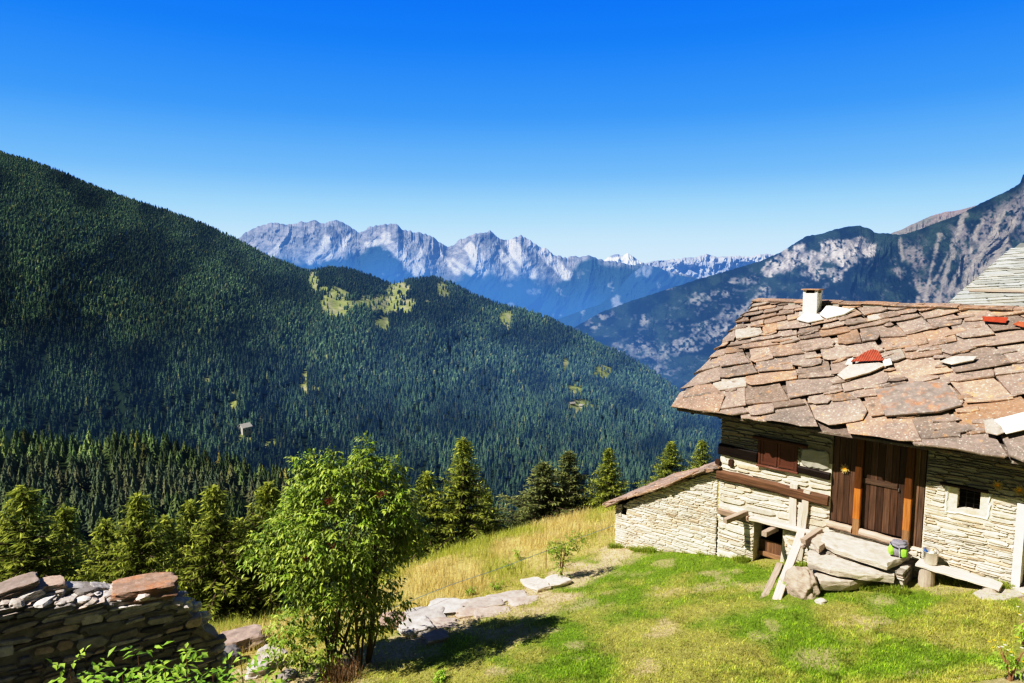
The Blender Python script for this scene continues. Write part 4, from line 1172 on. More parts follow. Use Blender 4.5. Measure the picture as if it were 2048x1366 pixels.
walling(mb, hw, 4.70, 9.0, -1.5, WALLTOP, fillz, bot=wb, hrange=(.025, .075), lrange=(.10, .42), warm=.35, dark=.10, eave_shade=EAVE_SHADE, wild=1.8, prot=.012, gap=.004)
backing(mb, hw, rects_around(CU, 9.0, -1.6, 1.95, HOLES), .004, .5, (1.0, .14, .05))
backing(mb, hw, rects_around(CU, 9.0, 1.952, WALLTOP, HOLES), .012, .5, (.40, .2, .15))  # upper backing tinted darker too, part of the painted eave shadow
# gable wall and back, plain masonry mass
def gw(u, v, z): return hw(CU + v, u, z)
gz = lambda v: EZ + (v - EV) * SSL / CSL - .16
walling(mb, lambda u, v, z: hw(CU + v, u, z), .0, 4.4, -1.6, 5.2, [], top=lambda u: gz(min(u, 2 * RV - u)), hrange=(.06, .13), lrange=(.2, .6))
mb.add([hw(CU + .02, .5, -1.8), hw(CU + .02, 2 * RV, -1.8), hw(CU + .02, 2 * RV, gz(0)), hw(CU + .02, RV, gz(RV)), hw(CU + .02, .5, gz(.5))], [(0, 1, 2, 3, 4)], (.8, .1, .1))
mb.add([hw(CU, 2 * RV, -1.8), hw(9, 2 * RV, -1.8), hw(9, 2 * RV, gz(0)), hw(CU, 2 * RV, gz(0))], [(0, 1, 2, 3)], (.8, .1, .1))
obj('wall', mb, M['wallstone'], house)
# lime plaster: bands between the timbers, window splay, corner by the right door
mb = MB()
def plaster_patch(u0, u1, z0, z1, v=-.012, th=.04, n=22, j=.03, tint=(1, 0, 0)):
    pts = []; cu, cz = (u0 + u1) / 2, (z0 + z1) / 2
    for i in range(n):
        t = 2 * math.pi * i / n; c, s = math.cos(t), math.sin(t)
        k = 1 / max(abs(c), abs(s)) ** .8
        pts.append(hw(cu + (u1 - u0) / 2 * c * k * rnd.uniform(1 - j * 2, 1), v, cz + (z1 - z0) / 2 * s * k * rnd.uniform(1 - j * 2, 1)))
    mb.slab(pts, Vector((-HV.x, -HV.y, 0)), th, tint, .02, .006)
plaster_patch(2.17, 2.82, 1.77, 2.24, -.03, .05, 26, .06, (.70, .55, 0))
obj('plaster_patch', mb, M['plaster'], house, label='rough grey plaster patch right of the shutters')
# splayed white reveal of the little window
mb = MB()
o_ = .17; (a, b_, c, d) = SWIN
def rect_ring(u0, u1, z0, z1, v, n, j):
    pts = []
    for i in range(4 * n):
        t = i / n; k, f = int(t), t - int(t)
        u, z = [(u0 + (u1 - u0) * f, z0), (u1, z0 + (z1 - z0) * f), (u1 - (u1 - u0) * f, z1), (u0, z1 - (z1 - z0) * f)][k]
        pts.append(hw(u + rnd.uniform(-j, j), v + rnd.uniform(-j, j) * .15, z + rnd.uniform(-j, j) * (1 if z < z1 - .02 else .2)))
    return pts
inn = rect_ring(a, b_, c, d, .2, 6, .004); mid_ = rect_ring(a - .05, b_ + .05, c - .04, d + .005, .09, 6, .01); out_ = rect_ring(a - o_, b_ + o_ * .85, c - .10, d - .005, -.024, 6, .028); rim = rect_ring(a - o_ - .05, b_ + o_ * .85 + .05, c - .16, d + .005, .03, 6, .02)
mb.add(inn + mid_ + out_ + rim, [(r_ * 24 + i, r_ * 24 + (i + 1) % 24, (r_ + 1) * 24 + (i + 1) % 24, (r_ + 1) * 24 + i) for r_ in range(3) for i in range(24)], (1, .05, 0))
small_win = obj('window', mb, M['white'], house, label='tiny barred window in a splayed whitewashed reveal')
mb = MB(); mb.box(hw((a + b_) / 2, .24, (c + d) / 2), hw(1, 0, 0) .to_3d() * 0 + Vector((HU.x, HU.y, 0)) * .22, Vector((HV.x, HV.y, 0)) * .02, Vector((0, 0, .24)))
obj('pane', mb, M['dark'], small_win)
mb = MB()
for k in range(1, 4): mb.tube([hw(a, .17, c + (d - c) * k / 4), hw(b_, .17, c + (d - c) * k / 4)], .006, 5)
for k in (1, 2): mb.tube([hw(a + (b_ - a) * k / 3, .17, c), hw(a + (b_ - a) * k / 3, .17, d)], .006, 5)
obj('window_bars', mb, M['iron'], small_win)
mb = MB(); mb.beam(hw(a - .3, -.01, d + .03), hw(b_ + .12, -.03, d + .03), .10, .05, tint=(.8, 0, 0)); obj('lintel', mb, M['wood_dark'], small_win)
# white corner and the doorway at the right edge
mb = MB(); mb.box(hw(6.30, .18, .82), Vector((HU.x, HU.y, 0)) * .07, Vector((HV.x, HV.y, 0)) * .24, Vector((0, 0, 1.06)), (1, 0, 0), .01)
obj('door_jamb', mb, M['white'], house, label='white plastered corner of the doorway at the right edge')
mb = MB()
for k in range(5): mb.box(hw(6.46 + k * .19, .42, .9), Vector((HU.x, HU.y, 0)) * .092, Vector((HV.x, HV.y, 0)) * .02, Vector((0, 0, 1.2)), (rnd.uniform(.8, 1.2), .2, 0))
obj('door', mb, M['wood_dark'], house, label='dark door in the recess at the right edge')
mb = MB(); mb.box(hw(6.95, .1, 2.2), Vector((HU.x, HU.y, 0)) * .62, Vector((HV.x, HV.y, 0)) * .1, Vector((0, 0, .09)), (1, .2, 0)); obj('lintel', mb, M['wood_dark'], house)

# timbers in the left wall
UX = Vector((HU.x, HU.y, 0)); VX = Vector((HV.x, HV.y, 0))
mb = MB(); mb.beam(hw(CU - .05, -.03, 1.19), hw(2.84, -.03, 1.10), .16, .25, side=VX, tint=(1, 0, 0), n=9, j=.014, ch=.3); obj('log_beam', mb, M['wood_log'], house, label='long brown log set in the wall under the white band')
mb = MB(); mb.beam(hw(CU - .03, -.02, 1.83), hw(1.17, -.02, 1.80), .12, .27, side=VX, tint=(.22, .1, 0), n=5, j=.008, ch=.25)
obj('wall_beam', mb, M['wood_dark'], house, label='blackened beam left of the shuttered window'); mb = MB(); mb.beam(hw(2.13, -.02, 1.70), hw(2.84, -.02, 1.66), .12, .17, side=VX, tint=(.3, .1, 0), n=5, j=.008, ch=.25)
obj('wall_beam', mb, M['wood_dark'], house, label='blackened beam under the grey plaster patch')
mb = MB(); mb.beam(hw(CU - .06, -.05, 1.48), hw(CU + .02, .3, 1.48), .14, .14, tint=(.8, .3, 0)); mb.beam(hw(.52, -.06, 1.52), hw(.54, .3, 1.52), .12, .18, tint=(.8, .3, 0)); obj('beam_end', mb, M['wood_dark'], house)
# shuttered window
a, b_, c, d = SHUT
mb = MB(); mb.beam(hw(a - .12, -.05, d + .02), hw(b_ + .22, -.05, d - .01), .12, .07, side=VX, tint=(.9, 0, 0))
mb.box(hw(a + .02, -.01, (c + d) / 2), UX * .03, VX * .03, Vector((0, 0, (d - c) / 2)), (1, .1, 0)); mb.box(hw(b_ - .02, -.01, (c + d) / 2), UX * .03, VX * .03, Vector((0, 0, (d - c) / 2)), (1, .1, 0))
mb.beam(hw(a - .02, -.05, c - .025), hw(b_ + .05, -.05, c - .03), .10, .04, side=VX, tint=(1.6, .3, 0))
win = obj('window', mb, M['shutter'], house, label='window closed by two brown shutters under the eave')
for s in (0, 1):
    mb = MB(); w = (b_ - a - .10) / 2; uc = a + .05 + w * (s + .5); h2 = (d - c) / 2
    mb.box(hw(uc, .0, (c + d) / 2), UX * (w / 2 - .006), VX * .014, Vector((0, 0, h2 - .01)), (1, 0, 0))
    for e in (-1, 1):
        mb.box(hw(uc + e * (w / 2 - .035), -.02, (c + d) / 2), UX * .026, VX * .008, Vector((0, 0, h2 - .01)), (1.1, 0, 0))
        mb.box(hw(uc, -.022, (c + d) / 2 + e * (h2 - .045)), UX * (w / 2 - .012), VX * .008, Vector((0, 0, .026)), (1.1, 0, 0))
    obj('shutter', mb, M['shutter'], win)

# plank door bay
a, b_, c, d = DOOR
def planks(u0, u1, z0, z1, v, n, tl, gray=.0):
    mb = MB(); w = (u1 - u0) / n
    for k in range(n):
        cc = hw(u0 + (k + .5) * w, v + rnd.uniform(-.004, .004), (z0 + z1) / 2)
        mb.box(cc, Vector((0, 0, (z1 - z0) / 2)), UX * (w / 2 - .004), VX * .018, (rnd.uniform(.75, 1.35), rnd.uniform(.05, .5), rnd.uniform(0, gray)))
    return mb
PST = (3.36, 3.51, 4.33, 4.48)
obj('plank_panel', planks(a + .02, PST[0], c + .15, d, .06, 4, 0, .25), M['wood_dark'], house, label='dark plank panel with a dried thistle left of the door')
door = obj('door', planks(PST[1], PST[2], c + .13, d, .065, 6, 0, .25), M['wood_dark'], house, label='main dark plank door between two orange posts')
mb = MB(); mb.box(hw((PST[1] + PST[2]) / 2 - .1, .035, 1.72), UX * .36, Vector((0, 0, .055)), VX * .014, (.9, 0, .3)); obj('crosspiece', mb, M['wood_dark'], door)
mb = MB(); mb.box(hw(PST[2] - .12, .02, 1.66), UX * .012, VX * .012, Vector((0, 0, .03)), (3, 0, 0)); obj('latch', mb, M['iron'], door)
obj('plank_panel', planks(PST[3], b_ - .02, c - .02, d, .05, 2, 0, .3), M['wood_dark'], house, label='narrow dark plank strip right of the door')
for k, (p, q) in enumerate(((PST[0], PST[1]), (PST[2], PST[3]))):
    mb = MB(); uc = (p + q) / 2; wd = (q - p) * .95; zb = c - .02 if k == 0 else c - .06
    z0 = zb
    for (zt, ti) in ((c + .34, (.8, .35, .75)), (c + 1.02, (1, 0, .1 if k == 0 else .25)), (d, (.7, .75, 0))):
        mb.beam(hw(uc, -.02, z0), hw(uc + .004, -.02, zt), wd, .13, side=UX, tint=ti, n=3, j=.003, ch=.12); z0 = zt
    obj('door_post', mb, M['wood_orange'], house, label=('left' if k == 0 else 'right') + ' orange brown post of the plank door')
mb = MB(); mb.beam(hw(a - .02, -.04, c + .07), hw(PST[0] - .002, -.04, c + .06), .14, .15, side=VX, tint=(.95, .3, 0), ch=.3, j=.01)
mb.beam(hw(PST[1] + .002, -.05, c + .07), hw(PST[2] - .002, -.05, c + .03), .15, .15, side=VX, tint=(.95, .25, 0), ch=.3, j=.01)
obj('door_sill', mb, M['wood_grey'], house)
mb = MB(); mb.box(hw((a + b_) / 2, .3, (c + d) / 2), UX * (b_ - a) * .5, VX * .15, Vector((0, 0, (d - c) / 2))); obj('door_backing', mb, M['dark'], house)
mb = MB(); mb.beam(hw(a, -.01, d - .04), hw(b_, -.01, d - .06), .1, .16, side=VX, tint=(.8, .2, 0)); obj('lintel', mb, M['wood_dark'], house)
# cellar door
a, b_, c, d = CELL
gcell = float(ground(hw(1.5, 0, 0).x, hw(1.5, 0, 0).y))
mb = planks(a + .02, b_ - .02, gcell - .02, -.33, .34, 4, 0, .2)
cell = obj('cellar_door', mb, M['wood_log'], house, label='low brown half door of the cellar')
mb = MB(); mb.beam(hw(a + .02, .29, -.68), hw(b_ - .02, .29, -.68), .05, .12, side=VX, tint=(1.2, 0, 0)); mb.beam(hw(a + .02, .28, gcell + .06), hw(b_ - .02, .28, gcell + .06), .05, .12, side=VX, tint=(1.2, 0, .4)); obj('crosspiece', mb, M['wood_log'], cell)
mb = MB(); mb.box(hw((a + b_) / 2, 1.0, -.5), UX * .5, VX * .05, Vector((0, 0, 1.0))); obj('cellar_interior', mb, M['dark'], house)
mb = MB(); mb.beam(hw(a - .12, -.02, d - .04), hw(b_ + .14, -.02, d - .06), .2, .08, side=VX, tint=(.6, .4, 0)); mb.beam(hw(a - .02, .2, d - .12), hw(b_ + .05, .2, d - .12), .24, .09, side=VX, tint=(.5, .4, 0)); obj('lintel', mb, M['wood_log'], house)

# broken balcony: sill plank and three projecting joists
mb = MB(); p0 = hp(1437, 1018, -.03); p1 = hp(1640, 1064, -.03)
mb.beam(hp(1437, 1022, -.05), hp(1500, 1038, -.05), .10, .14, side=VX, tint=(.8, .6, 0), j=.01)
mb.beam(hp(1500, 1036, -.09), hp(1622, 1066, -.09), .15, .10, side=VX, tint=(1.05, 0, .5), j=.01, n=7)
obj('balcony_plank', mb, M['wood_grey'], house, label='long broken balcony plank over the cellar door')
for (qx, qy, rx, ry, lab) in ((1492, 1025, 1450, 1042, 'left'), (1553, 1056, 1528, 1068, 'middle'), (1640, 1060, 1606, 1083, 'right')):
    e0 = hp(qx, qy, .0); e1 = hp(rx, ry, -.62 if lab != 'middle' else -.55)
    if lab == 'right': e0 = hp(qx, qy, -.15); e1 = hp(rx, ry, -.72)
    mb = MB(); mb.beam(e0, e1, .13, .12, tint=(.8, .35, .1), j=.005, n=4, ch=.08); obj('joist', mb, M['wood_grey'], house, label=lab + ' joist jutting from the wall over the cellar')

# ------------------------------------------------------------------ slab roof
def slab_roof(mb, P, a0, a1, b0, b1, ang, row, wid, th, nrm, tints, over=.55, jit=1.0, edge=.05, left_fn=None, lift=.05, grow=False):
    ca, sa = math.cos(ang), math.sin(ang)
    q0, q1 = -12.0, 16.0; r = -8.0; ri = 0; rows = []
    while r < 12.0:
        h = row * rnd.uniform(.6, 1.4) * (1.12 - .11 * min(max(r, -3), 4) if grow else 1); rows.append((r, h)); r += h
    for (r, h) in rows:
        q = q0 + rnd.uniform(0, .6)
        while q < q1:
            sk = rnd.uniform(-.10, .10) * jit; w = rnd.uniform(*wid) * (1.1 - .1 * min(max(r, -3), 4) if grow else 1); cq, cr = q + w / 2, r + h / 2
            ca_, cb_ = cq * ca - cr * sa, cq * sa + cr * ca
            if a0 - .35 < ca_ < a1 + .35 and b0 - .3 < cb_ < b1 + .3:
                L = h * (1 + over * rnd.uniform(.8, 1.3)); j = jit
                s0, s1 = rnd.uniform(-.06, .05) * j, rnd.uniform(-.06, .05) * j
                ol = [(q + .006, r + s0), (q + w * .33, r + s0 * .67 + s1 * .33 + rnd.uniform(-.022, .012) * j), (q + w * .66, r + s0 * .33 + s1 * .67 + rnd.uniform(-.022, .012) * j), (q + w - .006, r + s1), (q + w + rnd.uniform(-.03, .015) * j, r + h * .55), (q + w - rnd.uniform(0, .05), r + L), (q + w * .5, r + L + .04), (q + rnd.uniform(0, .05), r + L), (q + rnd.uniform(-.015, .03) * j, r + h * .5)]
                if rnd.random() < .2 * j: ol[0] = (ol[0][0] + w * rnd.uniform(.06, .2), ol[0][1]); ol.insert(0, (q, r + h * rnd.uniform(.15, .35)))
                if rnd.random() < .2 * j:
                    k = len(ol) - 6; ol[k] = (ol[k][0] - w * rnd.uniform(.06, .2), ol[k][1]); ol.insert(k + 1, (q + w, r + h * rnd.uniform(.15, .35)))
                pts = []; lf = rnd.uniform(0, .012); tw = rnd.uniform(-.02, .02) * j
                k0 = rnd.uniform(.8, 1.15)
                inside = False
                for (x, y) in ol:
                    x += sk * (y - r) / h * .6
                    A_, B_ = x * ca - y * sa, x * sa + y * ca
                    al = left_fn(B_) if left_fn else a0
                    if al < A_ < a1 and b0 < B_ < b1: inside = True
                    A_ = min(max(A_, al - rnd.uniform(0, edge)), a1 + .02); B_ = min(max(B_, b0 - rnd.uniform(0, edge)), b1 + .03)
                    hgt = lift * (1 - (y - r) / L) * k0 + .03 + lf + tw * ((x - q) / w - .5)
                    pts.append(P(A_, B_, hgt))
                c = sum(pts, Vector()) / len(pts); ar = 0
                for i in range(len(pts)): ar += ((pts[i] - c).cross(pts[(i + 1) % len(pts)] - c)).length / 2
                if inside and ar > .012: mb.slab(pts, nrm, th * rnd.uniform(.75, 1.5), tints(), .012, .003)
            q += w
rake = lambda b: -.74 - .10 * math.sin(b * 2.1) * .4 + .03 * math.sin(b * 7)
mb = MB()
def rt():
    w = rnd.random()
    return (rnd.uniform(.72, 1.22), rnd.uniform(.25, .8) if w < .28 else rnd.uniform(0, .2), rnd.uniform(.3, .6) if w > .95 else rnd.uniform(0, .12))
slab_roof(mb, rp, -.74, 9.2, 0, SL - .02, math.radians(29), .50, (.42, 1.15), .036, RN, rt, over=.75, jit=1.6, left_fn=rake, lift=.10, grow=True)
# underlay boards and the back slope
def deck(pts, t=.05):
    vs = [p for p in pts] + [p - Vector((0, 0, t)) for p in pts]
    mb.add(vs, [(0, 1, 2, 3), (7, 6, 5, 4), (0, 4, 5, 1), (1, 5, 6, 2), (2, 6, 7, 3), (3, 7, 4, 0)], (.6, 0, 0))
deck([rp(-.66, .08, -.02), rp(9.2, .08, -.02), rp(9.2, SL, -.02), rp(-.66, SL, -.02)])
def bp_(a, b, h=0):
    return hw(a, 2 * RV - EV - b * CSL, EZ + b * SSL) + Vector((HV.x * SSL, HV.y * SSL, CSL)) * h
deck([bp_(9.2, 0, 0), bp_(-.66, 0, 0), bp_(-.66, SL, -.02), bp_(9.2, SL, -.02)])
# ridge: mortar bed and thin flat capping slabs
u = -.78
while u < 9:
    L = rnd.uniform(.3, .8); zt = RZ + .10 + rnd.uniform(-.012, .02)
    pts = [hw(u, RV - .24 + rnd.uniform(-.05, .03), zt - .03), hw(u + L, RV - .24 + rnd.uniform(-.05, .03), zt - .03), hw(u + L, RV + .2, zt + .02), hw(u + L * .5, RV + .24, zt + .02), hw(u, RV + .2, zt + .02)]
    if not (.15 < u + L * .5 < .0): mb.slab(pts, (0, 0, 1), rnd.uniform(.03, .05), (rnd.uniform(.8, 1.2), rnd.uniform(.3, .9), 0), .01, .004)
    u += L - .03
for k in range(120):                          # slivers and small slabs wedged in later repairs
    a, b = rnd.uniform(-.4, 8.8), rnd.uniform(.3, SL - .3); w_, h_ = rnd.uniform(.10, .30), rnd.uniform(.05, .13); th0 = math.radians(29 + rnd.uniform(-14, 14)); c0, s0 = math.cos(th0), math.sin(th0)
    pts = [rp(a + x * c0 - y * s0, b + x * s0 + y * c0, .125 + rnd.uniform(-.02, .03) - (y + h_) * .12) for x, y in ((-w_, -h_ * rnd.uniform(.4, 1)), (0, -h_), (w_, -h_ * rnd.uniform(.3, 1)), (w_ * rnd.uniform(.7, 1.1), h_), (0, h_ * 1.2), (-w_ * rnd.uniform(.7, 1.1), h_ * .8))]
    mb.slab(pts, RN, .03, rt(), .01, .003)
roof = obj('roof', mb, M['slate'], house)
mb = MB()
u = -.6
while u < 9:
    L = .35; mb.box(hw(u + L / 2, RV - .04, RZ + .015), UX * L * .52, VX * .15, Vector((0, 0, .045)), (rnd.uniform(.6, .8), .5, 0), .012); u += L
obj('ridge_mortar', mb, M['plaster'], roof)
def roofpx(px, py):
    """image position -> (a, b) on the roof plane"""
    dx, dy, dz = ray(px, py); o = rp(0, 0); t = (o - Vector((0, 0, CZ))).dot(RN) / Vector((dx, dy, dz)).dot(RN)
    p = Vector((dx * t, dy * t, CZ + dz * t)) - o
    return p.dot(UX), p.dot((VX * CSL + Vector((0, 0, SSL))))
# purlin ends under the verge and rafters under the eave
mb = MB(); mb.beam(rp(-.46, .28, -.16), rp(.3, .28, -.16), .13, .13, tint=(.7, .2, 0)); mb.beam(rp(-.5, 2.6, -.16), rp(.3, 2.6, -.16), .13, .13, tint=(.7, .2, 0)); obj('purlin', mb, M['wood_dark'], roof)
mb = MB()
for k in range(13): mb.beam(rp(-.3 + k * .72, .16, -.14), rp(-.3 + k * .72, 1.1, -.14), .09, .11, tint=(.7, .2, 0))
obj('rafters', mb, M['wood_dark'], roof)
# chimney
ca, cb = roofpx(1622, 632); ca0, cb0 = wp(1601, 628, EV + cb * CSL)[0], cb
CW = .17; cz0 = rp(ca, cb).z
cc = rp(ca, cb + .05); ztop = at(1623, 586, cc.y)[2]
mb = MB(); zc = (cz0 - .25 + ztop) / 2
mb.box(Vector((cc.x, cc.y, zc)), UX * .185, VX * .185, Vector((0, 0, (ztop - cz0 + .25) / 2)), (1, 0, 0), .008)
chim = obj('chimney', mb, M['white'], roof, label='short whitewashed chimney with a slate cap')
mb = MB(); k = .075
for (s, t_) in ((-1, -1), (1, -1), (-1, 1), (1, 1)): mb.box(Vector((cc.x, cc.y, ztop + k / 2)) + UX * s * .155 + VX * t_ * .155, UX * .035, VX * .035, Vector((0, 0, k / 2 + .004)), (1, 0, 0))
mb.box(Vector((cc.x, cc.y, ztop + k / 2)), UX * .12, VX * .12, Vector((0, 0, k / 2)), (.02, 0, 0)); obj('smoke_vent', mb, M['white'], chim)
mb = MB(); pz = ztop + k + .04
mb.slab([Vector((cc.x, cc.y, pz)) + UX * x * .235 + VX * y * .235 for x, y in ((-1, -1), (0, -1.06), (1.05, -1), (1, 0), (1, 1), (0, 1.03), (-1, 1), (-1.04, 0))], (0, 0, 1), .035, (1, .9, 0), .012, .004); obj('chimney_cap', mb, M['slate'], chim)
mb = MB(); mb.box(Vector((cc.x, cc.y, cz0 + .02)), UX * .22, VX * .24, Vector((0, 0, .10)), (.9, .2, 0), .03); obj('mortar_collar', mb, M['white'], chim)
def roof_patch(name, pxs, m, h, th, tint, label, parent=roof):
    mb = MB(); mb.slab([rp(*roofpx(x, y), h) for x, y in pxs], RN, th, tint, .008, .003); return obj(name, mb, m, parent, label=label)
roof_patch('mortar_patch', [(1700, 604 + 26), (1655, 622), (1640, 640), (1655, 648), (1690, 640), (1712, 628)], M['white'], 0.19, .05, (1, 0, 0), 'white mortar patch beside the chimney')
roof_patch('mortar_patch', [(1612, 636), (1595, 650), (1618, 656), (1648, 650), (1640, 640)], M['white'], 0.19, .05, (1, 0, 0), 'white mortar patch below the chimney')
roof_patch('white_sheet', [(1988, 858), (2002, 870), (2012, 886), (2050, 878), (2110, 868), (2110, 820), (2050, 842)][::-1], M['white'], 0.23, .03, (1.1, 0, 0), 'white sheet patching the roof at the right edge')
roof_patch('corner_slab', [(1344, 822), (1392, 780), (1425, 776), (1452, 800), (1440, 834), (1400, 829)][::-1], M['slate'], .15, .04, (1.0, .55, 0), 'orange tinted slab at the left eave corner')
roof_patch('pale_slab', [(1968, 858), (1972, 882), (1995, 888), (2010, 882), (2000, 866), (1985, 854)][::-1], M['slate'], 0.22, .035, (1.1, .3, .6), 'pale slab beside the white sheet')
roof_patch('orange_slab', [(1752, 795), (1772, 846), (1880, 838), (1926, 824), (1895, 782), (1830, 776)][::-1], M['lichenrock'], 0.195, .04, (1, 0, .8), 'big roof slab blotched with orange lichen')
roof_patch('terracotta_tile', [(1965, 648), (1966, 657), (2012, 661), (2016, 650)][::-1], M['redsheet'], 0.21, .02, (1, 0, 0), 'terracotta piece near the ridge')
roof_patch('terracotta_tile', [(2026, 664), (2048, 670), (2052, 660), (2036, 658)][::-1], M['redsheet'], 0.21, .02, (1, 0, .4), 'second terracotta piece at the right edge')
roof_patch('broken_slab', [(1905, 728), (1880, 738), (1905, 744), (1948, 736), (1955, 728)][::-1], M['slate'], 0.21, .03, (1.2, 0, .9), 'pale broken slab in the middle right of the roof')
# red corrugated cover in an arched gap
mb = MB(); cols = 26
A0 = roofpx(1703, 738); A1 = roofpx(1768, 736); A2 = roofpx(1735, 716)
vs = []; fs = []
for i in range(cols + 1):
    t = i / cols; low = rp(A0[0] + (A1[0] - A0[0]) * t, A0[1] + (A1[1] - A0[1]) * t, .20 + .018 * (i % 2))
    arc = math.sin(math.pi * min(max(t, .06), .94)); up = (A2[1] - A0[1]) * arc
    hi = rp(A0[0] + (A1[0] - A0[0]) * t, A0[1] + (A1[1] - A0[1]) * t + up, .20 + .018 * (i % 2)); vs += [low, hi]
for i in range(cols): fs.append((2 * i, 2 * i + 2, 2 * i + 3, 2 * i + 1))
mb.add(vs, fs); mb.t = [(1, .25 if (i // 2) % 2 else 0, 0) for i in range(len(vs))]
obj('corrugated_sheet', mb, M['redsheet'], roof, label='red corrugated sheet closing a gap in the roof')
roof_patch('pale_slab', [(1676, 762), (1690, 772), (1742, 758), (1776, 742), (1760, 738), (1700, 742)][::-1], M['slate'], 0.19, .035, (1.15, .2, .7), 'pale slab under the red corrugated sheet')
roof_patch('mortar_patch', [(1692, 742), (1706, 742), (1708, 728), (1698, 732)][::-1], M['white'], 0.195, .03, (1, 0, 0), 'white stone left of the red sheet')
roof_patch('mortar_patch', [(1766, 734), (1770, 746), (1786, 742), (1782, 730)][::-1], M['white'], 0.195, .03, (1, .2, 0), 'white stone right of the red sheet')

# ------------------------------------------------------------------ lean-to shed
SU0, SU1 = -2.92, .145; SVO = .06
def sf(u, v, z): return hw(u, SVO + v, z)
STOP = lambda u: -.42 + (u - SU0) * (1.72 / (SU1 - SU0)) - .04 * math.sin(u * 2)
shed = thing('stone_shed', 'low pale stone lean-to shed with a mossy slab roof against the house', 'shed', sf(-1.4, 0, -1.7))
mb = MB()
walling(mb, sf, SU0, SU1, -2.4, 1.3, [(-2.72, -2.56, -.62, -.40)], top=lambda u: STOP(u) - .01, bot=lambda u: wb(u) - .1, hrange=(.028, .075), lrange=(.10, .36), warm=.25, dark=.04, tilt=.02, prot=.006, gap=.004)
pts = [sf(SU0, .02, -2.5), sf(SU1, .02, -2.5), sf(SU1, .02, STOP(SU1) + .02), sf(-2.2, .02, STOP(-2.2) + .02), sf(-2.56, .02, STOP(-2.56)), sf(-2.56, .02, -.62), sf(-2.72, .02, -.62), sf(-2.72, .02, STOP(-2.72)), sf(SU0, .02, STOP(SU0) + .02)]
mb.add([p + VX * -.012 for p in pts], [(0, 1, 2, 3, 4, 5, 6, 7, 8)], (1.05, .12, .0))
walling(mb, lambda u, v, z: hw(SU0 + v, SVO + u, z), 0.0, 2.6, -2.6, -.45, [], hrange=(.04, .1), lrange=(.15, .45))
mb.add([hw(SU0 + .02, SVO, -2.6), hw(SU0 + .02, SVO + 2.6, -2.6), hw(SU0 + .02, SVO + 2.6, -.45), hw(SU0 + .02, SVO, -.45)], [(0, 1, 2, 3)], (.9, .1, 0))
obj('wall', mb, M['wallstone'], shed)
mb = MB(); mb.box(sf(-2.64, .3, -.5), UX * .12, VX * .05, Vector((0, 0, .2))); obj('vent_hole', mb, M['dark'], shed)
SRL = math.hypot(SU1 + .1 - SU0 + .25, 1.82); sc_, ss_ = (SU1 + .1 - SU0 + .25) / SRL, 1.82 / SRL
SRN = (UX * -ss_ + Vector((0, 0, sc_))).normalized()
def srp(a, b, h=0): return hw(SU0 - .25 + b * sc_, SVO - .16 + a, -.50 + b * ss_ + .03 * math.sin(b * 2.3)) + SRN * h
mb = MB()
def st_():
    return (rnd.uniform(.75, 1.15), rnd.uniform(.1, .8), rnd.uniform(0, .15))
slab_roof(mb, srp, 0, 2.9, 0, SRL, math.radians(4), .34, (.3, .8), .04, SRN, st_, over=.9, lift=.09)
for (b0, L, hh) in ((.0, .5, 0), (.3, .6, .02), (.75, .55, .03), (1.2, .7, .03), (1.7, .6, .04), (2.2, .6, .05), (2.6, .55, .06), (3.0, .5, .04)):
    p = [srp(-.04 + rnd.uniform(-.05, .03), b0, .03 + hh), srp(.5, b0, .03 + hh), srp(.5, b0 + L, .05 + hh), srp(-.04 + rnd.uniform(-.06, .03), b0 + L, .06 + hh), srp(-.08, b0 + L * .5, .04 + hh)]
    mb.slab(p[::-1], SRN, .05, st_(), .015, .004)
vs = [srp(.05, .1, -.03), srp(2.8, .1, -.03), srp(2.8, SRL, -.03), srp(.05, SRL, -.03)]; mb.add(vs, [(0, 1, 2, 3)], (.3, 0, 0))
obj('roof', mb, M['slate'], shed)

# ------------------------------------------------------------------ roof of the neighbouring house
def solve_v(v1, p1, p2):
    u1, z1 = wp(*p1, v1); lo, hi = v1, v1 + 14
    for _ in range(60):
        m_ = (lo + hi) / 2; u2, z2 = wp(*p2, m_)
        if u2 > u1: lo = m_
        else: hi = m_
    return u1, z1, m_, z2
nu, nz1, nv2, nz2 = solve_v(8.5, (1880, 624), (2048, 494))
print('neighbour', nu, nz1, nv2, nz2)
nb = thing('neighbour_house', 'neighbouring house showing only its pale grey slate roof behind the ridge', 'house', hw(nu + 3, 9, -.5))
NL = math.hypot(nv2 - 8.5, nz2 - nz1); nc, ns = (nv2 - 8.5) / NL, (nz2 - nz1) / NL
NRN = (VX * -ns + Vector((0, 0, nc))).normalized()
def nrp(a, b, h=0): return hw(nu + a, 8.5 + b * nc, nz1 + b * ns) + NRN * h
mb = MB()
slab_roof(mb, nrp, 0, 7, -.8, NL + 1.6, math.radians(25), .58, (.5, .95), .022, NRN, lambda: (rnd.uniform(.8, 1.2), rnd.uniform(0, .7), rnd.uniform(0, .6)), over=.35, jit=.3, lift=.04)
vs = [nrp(.05, -.8, -.03), nrp(7, -.8, -.03), nrp(7, NL + 1.6, -.03), nrp(.05, NL + 1.6, -.03)]; mb.add(vs + [v - Vector((0, 0, .08)) for v in vs], [(0, 1, 2, 3), (7, 6, 5, 4), (0, 4, 5, 1), (3, 7, 4, 0)], (.5, 0, 0))
obj('roof', mb, M['slategrey'], nb)
mb = MB(); bq = roofn = None
d1 = ray(1938, 588); o = nrp(0, 0); t_ = (o - Vector((0, 0, CZ))).dot(NRN) / Vector(d1).dot(NRN); q = Vector((d1[0] * t_, d1[1] * t_, CZ + d1[2] * t_)) - o
qa, qb = q.dot(UX), q.dot(VX * nc + Vector((0, 0, ns)))
